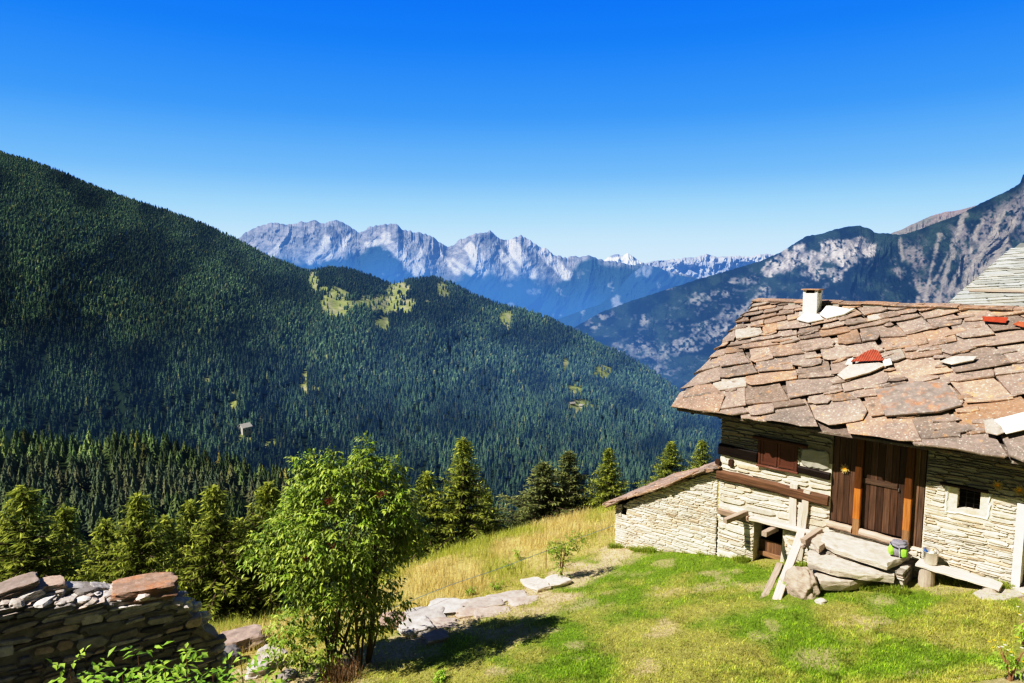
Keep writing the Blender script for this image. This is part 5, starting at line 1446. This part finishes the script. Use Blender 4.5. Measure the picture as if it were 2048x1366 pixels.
mb.beam(nrp(qa, qb, .13), nrp(qa + 6, qb, .13), .14, .10, tint=(.8, .4, .3)); obj('snow_guard', mb, M['wood_grey'], nb, label='grey timber laid across the roof as snow guard')
mb = MB()
vs = [hw(nu + .5, 8.7, -3), hw(nu + 6.5, 8.7, -3), hw(nu + 6.5, 14, -3), hw(nu + .5, 14, -3), hw(nu + .5, 8.7, nz1 - .1), hw(nu + 6.5, 8.7, nz1 - .1), hw(nu + 6.5, 14, nz1 - .1), hw(nu + .5, 14, nz1 - .1)]
mb.add(vs, [(0, 1, 5, 4), (1, 2, 6, 5), (2, 3, 7, 6), (3, 0, 4, 7)], (1, 0, 0)); obj('wall', mb, M['wallstone'], nb)

#@@PROPS
# ------------------------------------------------------------------ stone staircase / landing before the door
stairs = thing('stone_steps', 'rough stone steps and landing of thick slabs before the plank door', 'steps', hp(1700, 1190, -.8))
def ground_hw(u, v): p = hw(u, v, 0); return float(ground(p.x, p.y))
def step_slab(pxs, zt, th, tint, rough=.006, label=None, name='step', m='step'):
    pts = []
    for (x, y) in pxs:
        dx, dy, dz = ray(x, y); t = (zt - CZ) / dz; pts.append(Vector((dx * t, dy * t, zt)))
    # subdivide the outline for a broken edge
    out = []
    for i, p in enumerate(pts):
        q = pts[(i + 1) % len(pts)]; out.append(p); n = max(1, int((q - p).length / .16))
        for k in range(1, n): out.append(p.lerp(q, k / n) + Vector((rnd.uniform(-.02, .02), rnd.uniform(-.02, .02), rnd.uniform(-.008, .008))))
    mb = MB(); mb.slab(out[::-1], (0, 0, 1), th, tint, .02, rough)
    return obj(name, mb, M[m], stairs, label=label)
zL = .42
step_slab([(1648, 1062), (1640, 1080), (1668, 1094), (1775, 1128), (1812, 1112), (1822, 1108), (1780, 1082), (1700, 1055)], zL, .14, (1.05, .1, 0), label='top landing slab under the rucksack')
step_slab([(1622, 1078), (1638, 1094), (1660, 1080), (1680, 1060), (1650, 1058)], zL - .02, .15, (1, .5, 0), label='small orange tinted slab at the left of the landing')
step_slab([(1614, 1100), (1614, 1122), (1660, 1134), (1735, 1147), (1790, 1152), (1790, 1128), (1700, 1100), (1640, 1088)], .20, .16, (1.05, .2, 0))
step_slab([(1625, 1136), (1640, 1162), (1700, 1164), (1722, 1160), (1770, 1156), (1770, 1140), (1690, 1128), (1640, 1126)], -.02, .20, (1, .35, 0))
step_slab([(1648, 1178), (1698, 1212), (1740, 1186), (1736, 1178), (1700, 1172)], -.34, .10, (1.1, .1, 0), label='lowest flat slab lying on the grass')
step_slab([(1722, 1164), (1732, 1178), (1768, 1170), (1760, 1160)], -.22, .14, (.95, .3, 0))
# rubble core under the steps
mb = MB(); L_ = wp(1612, 1110, -.9)[0]
def cf(u, v, z): return hw(u, v - .80, z)
u_l, u_r = wp(1612, 1120, -.95)[0], wp(1815, 1140, -1.0)[0]
walling(mb, cf, u_l + .05, u_r - .12, -1.0, .26, [], hrange=(.05, .1), lrange=(.2, .6), dep=.3, bot=lambda u: ground_hw(u, -1) - .15, tr=(.7, 1.1), top=lambda u: .28)
for (du, hz) in ((0, .24),):
    c0 = hw((u_l + u_r) / 2, -.48, -.35); mb.box(c0 + VX * .07, UX * ((u_r - u_l) / 2 - .1), VX * .40, Vector((0, 0, .60)), (.6, .2, .2), .02)
walling(mb, lambda u, v, z: hw(u_l + .04 + v, -.86 + u, z), 0, .82, -1.3, .3, [], hrange=(.05, .1), lrange=(.15, .4), dep=.1)
walling(mb, lambda u, v, z: hw(u_r - .12 - v, -.86 + u, z), 0, .82, -1.0, .26, [], hrange=(.05, .1), lrange=(.15, .4), dep=.1, tr=(.6, 1))
obj('rubble_core', mb, M['step'], stairs)
mb = MB()
for (px, py, sx, sz, s) in ((1640, 1200, .10, .07, 1), (1588, 1190, .3, .25, 2)):
    if s == 2:
        g = G(1600, 1195); rock(mb, g + Vector((.10, .22, .10)), (.24, .42, .42), rotm(.45, .3, .3), 5, 4, .2, .2, (.85, .7, .1), False)
obj('earth_mound', mb, M['step'], stairs, True, label='earthy mound against the left of the steps')
g = G(1642, 1206); mb = MB(); rock(mb, g + Vector((0, 0, .02)), (.11, .09, .06), rotz(.4), 8, 2, .4, .12, (1.1, 0, 0)); tag(obj('stone', mb, M['step']), 'small pale stone on the grass below the steps', 'stone')

# ------------------------------------------------------------------ timbers leaning on the house
def board(p0, p1, w, t, label, tint=(1, 0, .4), m='wood_grey', name='leaning_board', side=None, j=.006):
    mb = MB(); mb.beam(p0, p1, w, t, tint=tint, n=7, j=j, ch=.12, side=side); return tag(obj(name, mb, M[m]), label, 'board', 'boards leaning at the cellar door')
g1 = G(1552, 1200); g2 = G(1527, 1197)
board(g1 + Vector((0, 0, -.03)), hp(1604, 1062, -.12), .17, .06, 'long pale board propped in front of the cellar door', (1, 0, .5), side=UX)
board(g2 + Vector((0, 0, -.03)), hp(1560, 1128, -.25), .14, .05, 'short splintered board leaning left of the long one', (.9, .5, .3), side=UX)
board(hp(1582, 1150, .08), hp(1588, 968, -.06), .17, .05, 'tall upright board against the wall above the cellar door', (1.05, 0, .6), side=UX)
board(hp(1598, 1120, -.02), hp(1614, 982, -.09), .15, .05, 'second upright board just right of the tallest one', (1, .1, .5), side=UX)
board(hp(1594, 1110, -.03), hp(1602, 1006, -.08), .10, .04, 'narrow upright batten between the two upright boards', (1.05, 0, .7), side=UX)
board(hp(1563, 1165, .14), hp(1572, 1060, .05), .13, .05, 'pale post standing in the right jamb of the cellar doorway', (1.1, 0, .9), side=UX)
mb = MB(); e0 = hp(1602, 1092, -.55); e1 = hp(1625, 1080, -.45); mb.beam(e0, e1, .13, .10, tint=(.9, .4, .2), n=4, j=.012); tag(obj('broken_beam', mb, M['wood_grey']), 'short broken beam end under the right joist', 'beam')
mb = MB(); mb.slab([p for p in [hp(1488, 1162, -.10), hp(1552, 1180, -.12), hp(1556, 1166, .15), hp(1500, 1150, .2)]], (0, 0, 1), .06, (1.1, 0, 0), .02); tag(obj('threshold_stone', mb, M['step']), 'pale flat threshold stone before the cellar door', 'stone')

# ------------------------------------------------------------------ bench, bucket, rucksack
bench = thing('bench', 'plank bench on two log stumps against the house wall', 'bench', hw(5.4, -.35, -.05))
bz = .33
e0 = hw(4.72, -.36, bz + .02); e1 = hw(6.12, -.40, bz - .02)
mb = MB(); mb.beam(e0, e1, .36, .055, tint=(1, 0, .9), n=8, j=.012, ch=.15, side=VX); obj('seat', mb, M['wood_grey'], bench)
for (u, v) in ((4.90, -.40), (5.98, -.44)):
    gz_ = ground_hw(u, v) - .03; mb = MB(); h = bz - .03 - gz_
    mb.lathe(hw(u, v, gz_), [(.145, 0), (.15, h * .3), (.14, h * .8), (.138, h)], 14, (.85, .2, .3)); mb.g = [(p[2], p[0], p[1]) for p in mb.g]
    obj('leg', mb, M['wood_grey'], bench)
fs_ = [(1945, 1188), (1960, 1180), (2000, 1178), (2038, 1184), (2048, 1194), (2010, 1202), (1965, 1200)]
mb = MB(); mb.slab([G(*p) + Vector((0, 0, .035)) for p in fs_][::-1], (0, 0, 1), .08, (.95, .1, 0), .02, .006); tag(obj('paving_stone', mb, M['step']), 'flat pale stone under the right bench leg', 'stone')
mb = MB(); mb.slab([G(*p) + Vector((0, 0, .05)) for p in [(2018, 1178), (2050, 1160), (2100, 1170), (2090, 1195), (2040, 1186)]][::-1], (0, 0, 1), .1, (1.1, 0, 0), .02, .006); tag(obj('doorstep', mb, M['step']), 'pale doorstep at the right edge of the view', 'stone')
# tin bucket
bk = hw(4.93, -.30, bz + .05)
bucket = thing('bucket', 'shiny tin bucket standing on the left end of the bench', 'bucket', bk)
mb = MB(); mb.lathe(bk, [(.115, 0), (.12, .01), (.135, .24), (.143, .245), (.143, .255), (.13, .25), (.116, .02)], 28, (1, 0, 0)); obj('body', mb, M['tin'], bucket, True)
mb = MB(); pts = [bk + UX * (.14 * math.cos(t)) + Vector((0, 0, .24 + .06 * math.sin(t))) + VX * (.12 * math.sin(t)) for t in [math.pi * k / 12 for k in range(13)]]; mb.tube(pts, .005, 5); obj('handle', mb, M['iron'], bucket)
mb = MB(); mb.lathe(bk + UX * .02 + Vector((0, 0, .06)), [(.04, 0), (.042, .15), (.036, .19), (.016, .225), (.016, .24)], 14, axis=Vector((.15, .1, 1))); ob = obj('bottle', mb, M['orange'], None, True); tag(ob, 'orange bottle poking out of the tin bucket', 'bottle')
mb = MB(); mb.lathe(bk + UX * -.06 + Vector((0, 0, .06)), [(.032, 0), (.034, .17), (.026, .2), (.014, .23), (.014, .25)], 14, axis=Vector((-.2, .05, 1))); ob = obj('bottle', mb, M['bluecap'], None, True); tag(ob, 'blue bottle at the left inside the tin bucket', 'bottle')
mb = MB(); c0 = bk + UX * .03 + VX * -.05 + Vector((0, 0, .21)); rock(mb, c0, (.07, .05, .07), rotm(.3, .2, .4), 3, 2, .5, .15); ob = obj('paper_bag', mb, M['paper'], None, True); tag(ob, 'crumpled white paper bag in the tin bucket', 'bag')
# rucksack on the landing
dx, dy, dz = ray(1797, 1112); t_ = (zL - CZ) / dz; pk = Vector((dx * t_, dy * t_, zL + .005))
pack = thing('rucksack', 'grey and green rucksack lying on the stone landing', 'rucksack', pk)
def blobmesh(c, size, rot, seed, blocky, tint=(1, 0, 0), amp=.06, lvl=3):
    mb = MB(); rock(mb, c, size, rot, seed, lvl, blocky, amp, tint, layers=False); return mb
Rk = rotm(0, 0, -.75)
obj('body', blobmesh(pk + Vector((0, 0, .15)), (.185, .13, .155), Rk, 4, .35), M['packgrey'], pack, True)
for s in (-1, 1): obj('side_panel', blobmesh(pk + Vector((0, 0, .12)) + Rk @ Vector((s * .115, -.075, 0)), (.065, .075, .105), Rk, 6 + s, .3), M['packgreen'], pack, True, label='bright green side panel')
obj('lid', blobmesh(pk + Vector((0, 0, .27)), (.15, .12, .055), Rk, 9, .35, (1, .4, 0)), M['packgrey'], pack, True)
mb = MB(); mb.tube([pk + Rk @ Vector((x, y, z)) for x, y, z in ((-.15, -.06, .27), (-.1, -.135, .23), (.02, -.15, .21), (.13, -.13, .24), (.16, -.05, .27))], .012, 5, (.3, 1, 0)); mb.tube([pk + Rk @ Vector((x, y, z)) for x, y, z in ((.04, -.15, .22), (.05, -.155, .12), (.05, -.13, .02))], .012, 5, (1.8, 0, 0)); obj('strap', mb, M['packgrey'], pack)
mb = MB(); mb.tube([pk + Rk @ Vector((x, y, z)) for x, y, z in ((.05, .02, .31), (.09, 0, .36), (.14, -.02, .36), (.17, -.02, .3))], .011, 5, (1, .6, 0)); obj('handle', mb, M['packgrey'], pack)

# dried silver thistles hung on the wall
def thistle(c, rad, label, out=Vector((-HV.x, -HV.y, 0))):
    t = thing('dried_thistle', label, 'dried flower', c); Vs = []; Ts = []
    a_, b2 = UX, Vector((0, 0, 1)); r = np.random.default_rng(int(rad * 1e4))
    for ring, (n, l, w, lift) in enumerate(((18, 1.0, .10, .25), (14, .62, .13, .5))):
        for k in range(n):
            th = 2 * math.pi * (k + r.uniform(-.3, .3)) / n; d = (a_ * math.cos(th) + b2 * math.sin(th)) * rad * l * r.uniform(.75, 1.1) + out * rad * lift; s = (a_ * -math.sin(th) + b2 * math.cos(th)) * rad * w
            Vs.append([c, c + d * .6 + s, c + d, c + d * .6 - s]); Ts.append((1.1, ring * .6, 0))
    np_obj('petals', np.array([[tuple(p) for p in q] for q in Vs]).reshape(-1, 3), np.arange(len(Vs) * 4).reshape(-1, 4), M['dryflower'], t, tint=np.repeat(np.array(Ts), 4, 0))
    mb = MB(); mb.lathe(c + out * rad * .02, [(rad * .34, 0), (rad * .32, rad * .12), (rad * .18, rad * .2)], 12, (1.2, 1, 0), out); obj('flower_head', mb, M['orange'], t)
thistle(hp(1690, 937, .03), .12, 'dried thistle nailed to the dark plank panel')
thistle(hp(1996, 970, -.05), .12, 'dried thistle under the eave right of the tiny window')
thistle(hp(2040, 980, -.05), .13, 'dried thistle above the white door corner at the right edge')

# ------------------------------------------------------------------ stones along the edge of the lawn
def stone(px, py, size, rz, label, seed, m='rock', tilt=(0, 0), up=.3, tint=(1, 0, 0), level=3, blocky=.6, group=None, amp=.13):
    g = G(px, py); mb = MB(); rock(mb, g + Vector((0, 0, size[2] * up)), size, rotm(tilt[0], tilt[1], rz), seed, level, blocky, amp, tint)
    return tag(obj('stone', mb, M[m], None, False), label, 'stone', group)
GE = 'stones edging the lawn'
def flat_slab(pxs, up, th, label, m='rock', tint=(1, 0, 0), name='stone_slab'):
    pts = [G(*p) + Vector((0, 0, up)) for p in pxs]; out = []
    for i, p in enumerate(pts):
        q = pts[(i + 1) % len(pts)]; out.append(p); n = max(1, int((q - p).length / .15))
        for k in range(1, n): out.append(p.lerp(q, k / n) + Vector((rnd.uniform(-.02, .02), rnd.uniform(-.02, .02), rnd.uniform(-.006, .006))))
    mb = MB(); mb.slab(out[::-1], (0, 0, 1), th, tint, .02, .01); return tag(obj(name, mb, M[m]), label, 'stone slab')
flat_slab([(1040, 1166), (1048, 1176), (1075, 1186), (1102, 1180), (1092, 1166), (1068, 1160)], .10, .10, 'broad flat slab left of its twin at the foot of the small shrub', tint=(1.15, .25, 0), m='step')
flat_slab([(1090, 1162), (1102, 1178), (1120, 1176), (1145, 1168), (1128, 1158), (1105, 1156)], .11, .10, 'flat slab right of its twin at the foot of the small shrub', tint=(1.2, .2, 0), m='step')
for i, (px, py, sx, sy, sz, rz, lab, ti) in enumerate([
 (1015, 1198, .42, .2, .08, .3, 'low pale edge stone nearest the two flat slabs', (1.15, .3, 0)),
 (965, 1212, .38, .22, .10, .35, 'second edge stone left of the two flat slabs', (1.1, .3, 0)),
 (900, 1222, .48, .30, .15, .2, 'broad whitish boulder midway along the lawn edge', (1.3, 0, 0)),
 (945, 1228, .30, .18, .07, .1, 'small pinkish stone sunk in front of the whitish boulder', (1.15, .7, 0)),
 (850, 1240, .42, .28, .17, .2, 'grey domed boulder right of the big bush', (1.2, 0, .2)),
 (835, 1262, .30, .26, .17, .6, 'cracked pale block at the right foot of the big bush', (1.25, 0, 0)),
 (870, 1278, .22, .18, .09, .5, 'shaded grey stone below the cracked pale block', (1, 0, .4)),
 (790, 1252, .28, .24, .22, .1, 'reddish stone against the stems of the big bush', (.9, .9, 0)),
 (880, 1252, .34, .2, .08, .0, 'flat pinkish stone between the domed boulder and the lawn', (1.1, .5, 0)),
 (985, 1228, .34, .2, .05, .2, 'flat sunken stone in the bare soil by the lawn edge', (1.15, .6, 0)),
 (1050, 1205, .3, .2, .05, .2, 'flat sunken stone just below the two slabs', (1.15, .5, 0)),
]): stone(px, py, (sx * 1.22, sy * 1.2, sz), rz, lab, 40 + i, m='rock', tint=ti, group=GE, blocky=.85, up=.0)
stone(482, 1296, (.46, .36, .20), .5, 'large brown slab block beyond the end of the ruined wall', 61, tint=(.9, .8, 0), blocky=.85, up=.7, amp=.09)
stone(545, 1330, (.30, .34, .2), .9, 'pale crumbling block between the wall end and the big bush', 62, tint=(1.15, .3, 0), blocky=.6, up=.5)
stone(515, 1350, (.22, .2, .14), .3, 'whitish rubble stone below the crumbling block', 63, tint=(1.25, .1, 0), up=.5)
stone(575, 1358, (.2, .15, .1), 1.3, 'small rubble stone at the bottom edge by the big bush', 64, tint=(.9, .3, .3))
stone(450, 1330, (.3, .26, .2), .6, 'dark shaded rubble stone at the foot of the wall end', 65, tint=(.7, .2, .6), up=.6)

# ------------------------------------------------------------------ ruined wall at the lower left
RO = Vector((-4.75, 11.3)); RD = Vector((.85, .53)).normalized(); RB = Vector((-RD.y, RD.x))    # along, and back
def rf(u, v, z): return Vector((RO.x + u * RD.x + v * RB.x, RO.y + u * RD.y + v * RB.y, z))
RT = [(-6, 1.5), (-3.3, 1.36), (-2.9, 1.30), (-2.2, 1.12), (-1.7, 1.02), (-1.2, .96), (-1.0, .84), (-.8, .62), (-.62, .34), (-.45, .02), (-.3, -.4), (-.15, -.9)]
rtop = lambda u: float(np.interp(u, [p[0] for p in RT], [p[1] for p in RT]))
ruin = thing('ruined_wall', 'ruined dry stone wall with its shaded side towards the viewer', 'wall', rf(-2, .3, -1.5))
mb = MB()
walling(mb, rf, -6, -.15, -2.0, 1.5, [], top=lambda u: rtop(u) + .02, hrange=(.03, .105), lrange=(.07, .36), dep=.15, warm=.25, dark=.3, prot=.045, gap=.008, big=.22, wild=4.0, tr=(.45, 1.7))
walling(mb, lambda u, v, z: rf(-.42 - v * 1.0 - max(0, z + .9) * .42, u, z), 0, .62, -2.0, .8, [], hrange=(.05, .12), lrange=(.15, .4), dep=.15, warm=.2, dark=.2, prot=.04, tr=(.5, 1.2))
us = np.linspace(-6, -.2, 40)
for a, b_ in zip(us[:-1], us[1:]):
    vs = [rf(a, .03, -2.2), rf(b_, .03, -2.2), rf(b_, .03, rtop(b_) - .03), rf(a, .03, rtop(a) - .03), rf(a, .62, rtop(a) + .0), rf(b_, .62, rtop(b_) + .0), rf(a, .66, -2.2), rf(b_, .66, -2.2)]
    mb.add(vs, [(0, 1, 2, 3), (3, 2, 5, 4), (4, 5, 7, 6)], (.9, .2, .1))
r2 = random.Random(8)
for k in range(210):                          # rubble fill on the broken top
    u = r2.uniform(-5, -.3); v = r2.uniform(.05, .62); s = r2.uniform(.045, .14)
    rock(mb, rf(u, v, rtop(u) + r2.uniform(-.03, .02)), (s * 1.5, s, s * r2.uniform(.3, .6)), rotm(r2.uniform(-.25, .25), r2.uniform(-.25, .25), r2.uniform(0, 3)), k, 1, .7, .2, (r2.uniform(1.0, 1.8), r2.uniform(0, .5), 0))
obj('masonry', mb, M['ruin'], ruin)
def cap(px, py, dv, size, rz, lab, seed, tint, m='ruin', tilt=(0, 0), up=0.0, blocky=.85, amp=.08):
    # a loose block lying on the wall top, placed along the wall
    dx, dy, dz = ray(px, py); o = Vector((RO.x + dv * RB.x, RO.y + dv * RB.y)); t = o.dot(RB) / (dx * RB.x + dy * RB.y)
    p = Vector((dx * t, dy * t, CZ + dz * t)); mb = MB()
    rock(mb, p, size, rotm(tilt[0], tilt[1], rz + math.atan2(RD.y, RD.x)), seed, 3, .97, amp, tint)
    tag(obj('stone', mb, M[m]), lab, 'stone', 'loose stones on the ruined wall')
cap(288, 1178, .34, (.50, .34, .12), -.1, 'big slab covered in orange lichen on the ruined wall', 3, (1.05, .3, 0), 'lichenrock', (0, .03), 0)
cap(300, 1208, .30, (.42, .30, .07), .0, 'thin dark slab bearing the orange lichen slab', 13, (.9, 0, .5))
cap(30, 1172, .40, (.30, .24, .06), .1, 'tilted brown slab on the wall at the left edge', 4, (.8, .8, .2), 'rock', (0, -.14))
cap(100, 1170, .42, (.20, .18, .07), .2, 'small rusty slab second from the left on the ruined wall', 5, (1.2, .9, 0), 'rock', (.1, .1))
cap(98, 1186, .32, (.22, .16, .05), -.1, 'flat pale stone under the small rusty slab', 6, (1.1, .3, 0), 'rock')
cap(60, 1188, .22, (.16, .12, .06), .3, 'pale wedge stone left of the middle of the wall top', 7, (1.3, 0, 0), 'rock', (.1, -.2))
cap(140, 1180, .45, (.17, .15, .09), .1, 'grey chip leaning beside the dark angular block', 8, (1.2, 0, .2), 'rock', (0, .3))
cap(165, 1188, .38, (.18, .2, .12), .5, 'dark angular block in the middle of the wall top', 9, (.8, .3, .5), 'rock', (.1, .1))
cap(194, 1184, .46, (.15, .16, .12), .2, 'grey flat chip leaning right of the dark angular block', 10, (1.2, 0, .1), 'rock', (0, .4))
cap(218, 1205, .32, (.2, .15, .08), .0, 'brown wedge stone at the left end of the lichen slab', 11, (1, .7, 0), 'rock', (0, -.2))
cap(260, 1220, .12, (.36, .16, .06), .05, 'long pale slab along the front of the wall under the lichen slab', 12, (1.4, .2, 0), 'rock', (0, -.06))
cap(170, 1228, .10, (.30, .15, .07), .0, 'long pale slab at the front of the wall top left of the middle', 14, (1.3, .2, 0), 'rock')
cap(90, 1212, .15, (.24, .15, .05), .1, 'broad pale stone at the front of the wall top near the left', 15, (1.35, .1, 0), 'rock')
cap(365, 1210, .5, (.2, .2, .08), .0, 'bluish stone behind the right end of the lichen slab', 16, (1.1, 0, .2), 'rock', (0, .3))
cap(405, 1262, .25, (.26, .26, .09), .0, 'slab sliding down the broken end of the wall', 17, (.9, .4, .2), 'rock', (0, .75))
cap(350, 1236, .1, (.2, .14, .07), .1, 'dark stone at the front edge above the broken wall end', 18, (1, .2, .4), 'rock')

# ------------------------------------------------------------------ blue cord on thin posts
pts_ = [(770, 1222), (900, 1170), (990, 1140), (1092, 1102), (1160, 1075), (1226, 1052)]
cord = thing('cord_fence', 'thin blue cord strung across the dry meadow on slim posts', 'fence', G(1095, 1140))
P3 = []
for (x, y) in pts_:
    yb = G(x, y + 38); P3.append(Vector(at(x, y, yb.y)))
mb = MB(); mb.tube(P3, .006, 5); obj('cord', mb, M['cord'], cord)
for k in (0, 3):
    p = P3[k]; mb = MB(); mb.tube([Vector((p.x, p.y, float(ground(p.x, p.y)) - .05)), p + Vector((0, 0, .06))], .016, 6, (1, .6, 0)); obj('post', mb, M['twig'], cord)

#@@LIGHT
# ------------------------------------------------------------------ light, sky, camera
SUN_EL = math.radians(48); to_sun = Vector((-.94, -.30, 0)).normalized()
az = math.atan2(to_sun.x, to_sun.y)          # clockwise from +Y
sd = Vector((to_sun.x * math.cos(SUN_EL), to_sun.y * math.cos(SUN_EL), math.sin(SUN_EL)))
sun = bpy.data.lights.new('sun', 'SUN'); sun.energy = 5.0; sun.angle = math.radians(.5); sun.color = (1, .96, .89)
so = bpy.data.objects.new('sun', sun); col.objects.link(so); so.rotation_euler = sd.to_track_quat('Z', 'Y').to_euler(); so.location = (-20, 0, 40)
w = bpy.data.worlds.new('World'); scn.world = w; w.use_nodes = True; nt = w.node_tree; nt.nodes.clear(); L = nt.links.new
out = N(nt, 'ShaderNodeOutputWorld')
sky = N(nt, 'ShaderNodeTexSky', sky_type='NISHITA'); sky.sun_disc = False; sky.sun_elevation = SUN_EL; sky.sun_rotation = az; sky.altitude = 1700; sky.air_density = 1.0; sky.dust_density = .3; sky.ozone_density = 2.0
tc = N(nt, 'ShaderNodeTexCoord'); sx = N(nt, 'ShaderNodeSeparateXYZ'); L(tc.outputs['Generated'], sx.inputs[0])
rp_ = N(nt, 'ShaderNodeValToRGB'); L(sx.outputs[2], rp_.inputs[0]); cr = rp_.color_ramp
stops = [(0.0, (.52, .68, .92)), (.045, (.44, .62, .92)), (.085, (.31, .53, .92)), (.13, (.18, .41, .92)), (.21, (.062, .275, .88)), (.30, (.014, .205, .84)), (.38, (.002, .165, .80)), (.6, (.0, .12, .7))]
cr.elements[0].position = stops[0][0]; cr.elements[0].color = (*stops[0][1], 1); cr.elements[1].position = stops[-1][0]; cr.elements[1].color = (*stops[-1][1], 1)
for p, c in stops[1:-1]:
    e = cr.elements.new(p); e.color = (*c, 1)
b1 = N(nt, 'ShaderNodeBackground'); L(sky.outputs[0], b1.inputs[0]); b1.inputs[1].default_value = .03
b2 = N(nt, 'ShaderNodeBackground'); L(rp_.outputs[0], b2.inputs[0]); b2.inputs[1].default_value = 1.0
mx = N(nt, 'ShaderNodeMixShader'); L(math_(nt, 'MULTIPLY', maprange(nt, sx.outputs[2], .42, .60, .95, .0), maprange(nt, sx.outputs[1], .05, .5, .0, 1)), mx.inputs[0]); L(b1.outputs[0], mx.inputs[1]); L(b2.outputs[0], mx.inputs[2]); L(mx.outputs[0], out.inputs[0])

cam = bpy.data.cameras.new('camera'); co = bpy.data.objects.new('camera', cam); col.objects.link(co)
cam.sensor_width = 36; cam.lens = F / 2048 * 36; cam.clip_start = .1; cam.clip_end = 120000
co.location = (0, 0, CZ); co.rotation_euler = (math.pi / 2 - TH, 0, 0)
scn.camera = co
scn.view_settings.view_transform = 'Standard'; scn.view_settings.look = 'None'; scn.view_settings.exposure = 0; scn.view_settings.gamma = 1
# tone response of the camera: gentle S-curve
vs_ = scn.view_settings; vs_.use_curve_mapping = True; cm = vs_.curve_mapping; cm.extend = 'EXTRAPOLATED'
cv = cm.curves[3]
for p in ((.03, .019), (.12, .112), (.35, .45), (.65, .84)): cv.points.new(*p)
cm.update()
scn.cycles.max_bounces = 5; scn.cycles.diffuse_bounces = 1; scn.cycles.glossy_bounces = 2; scn.cycles.transparent_max_bounces = 4; scn.cycles.transmission_bounces = 2
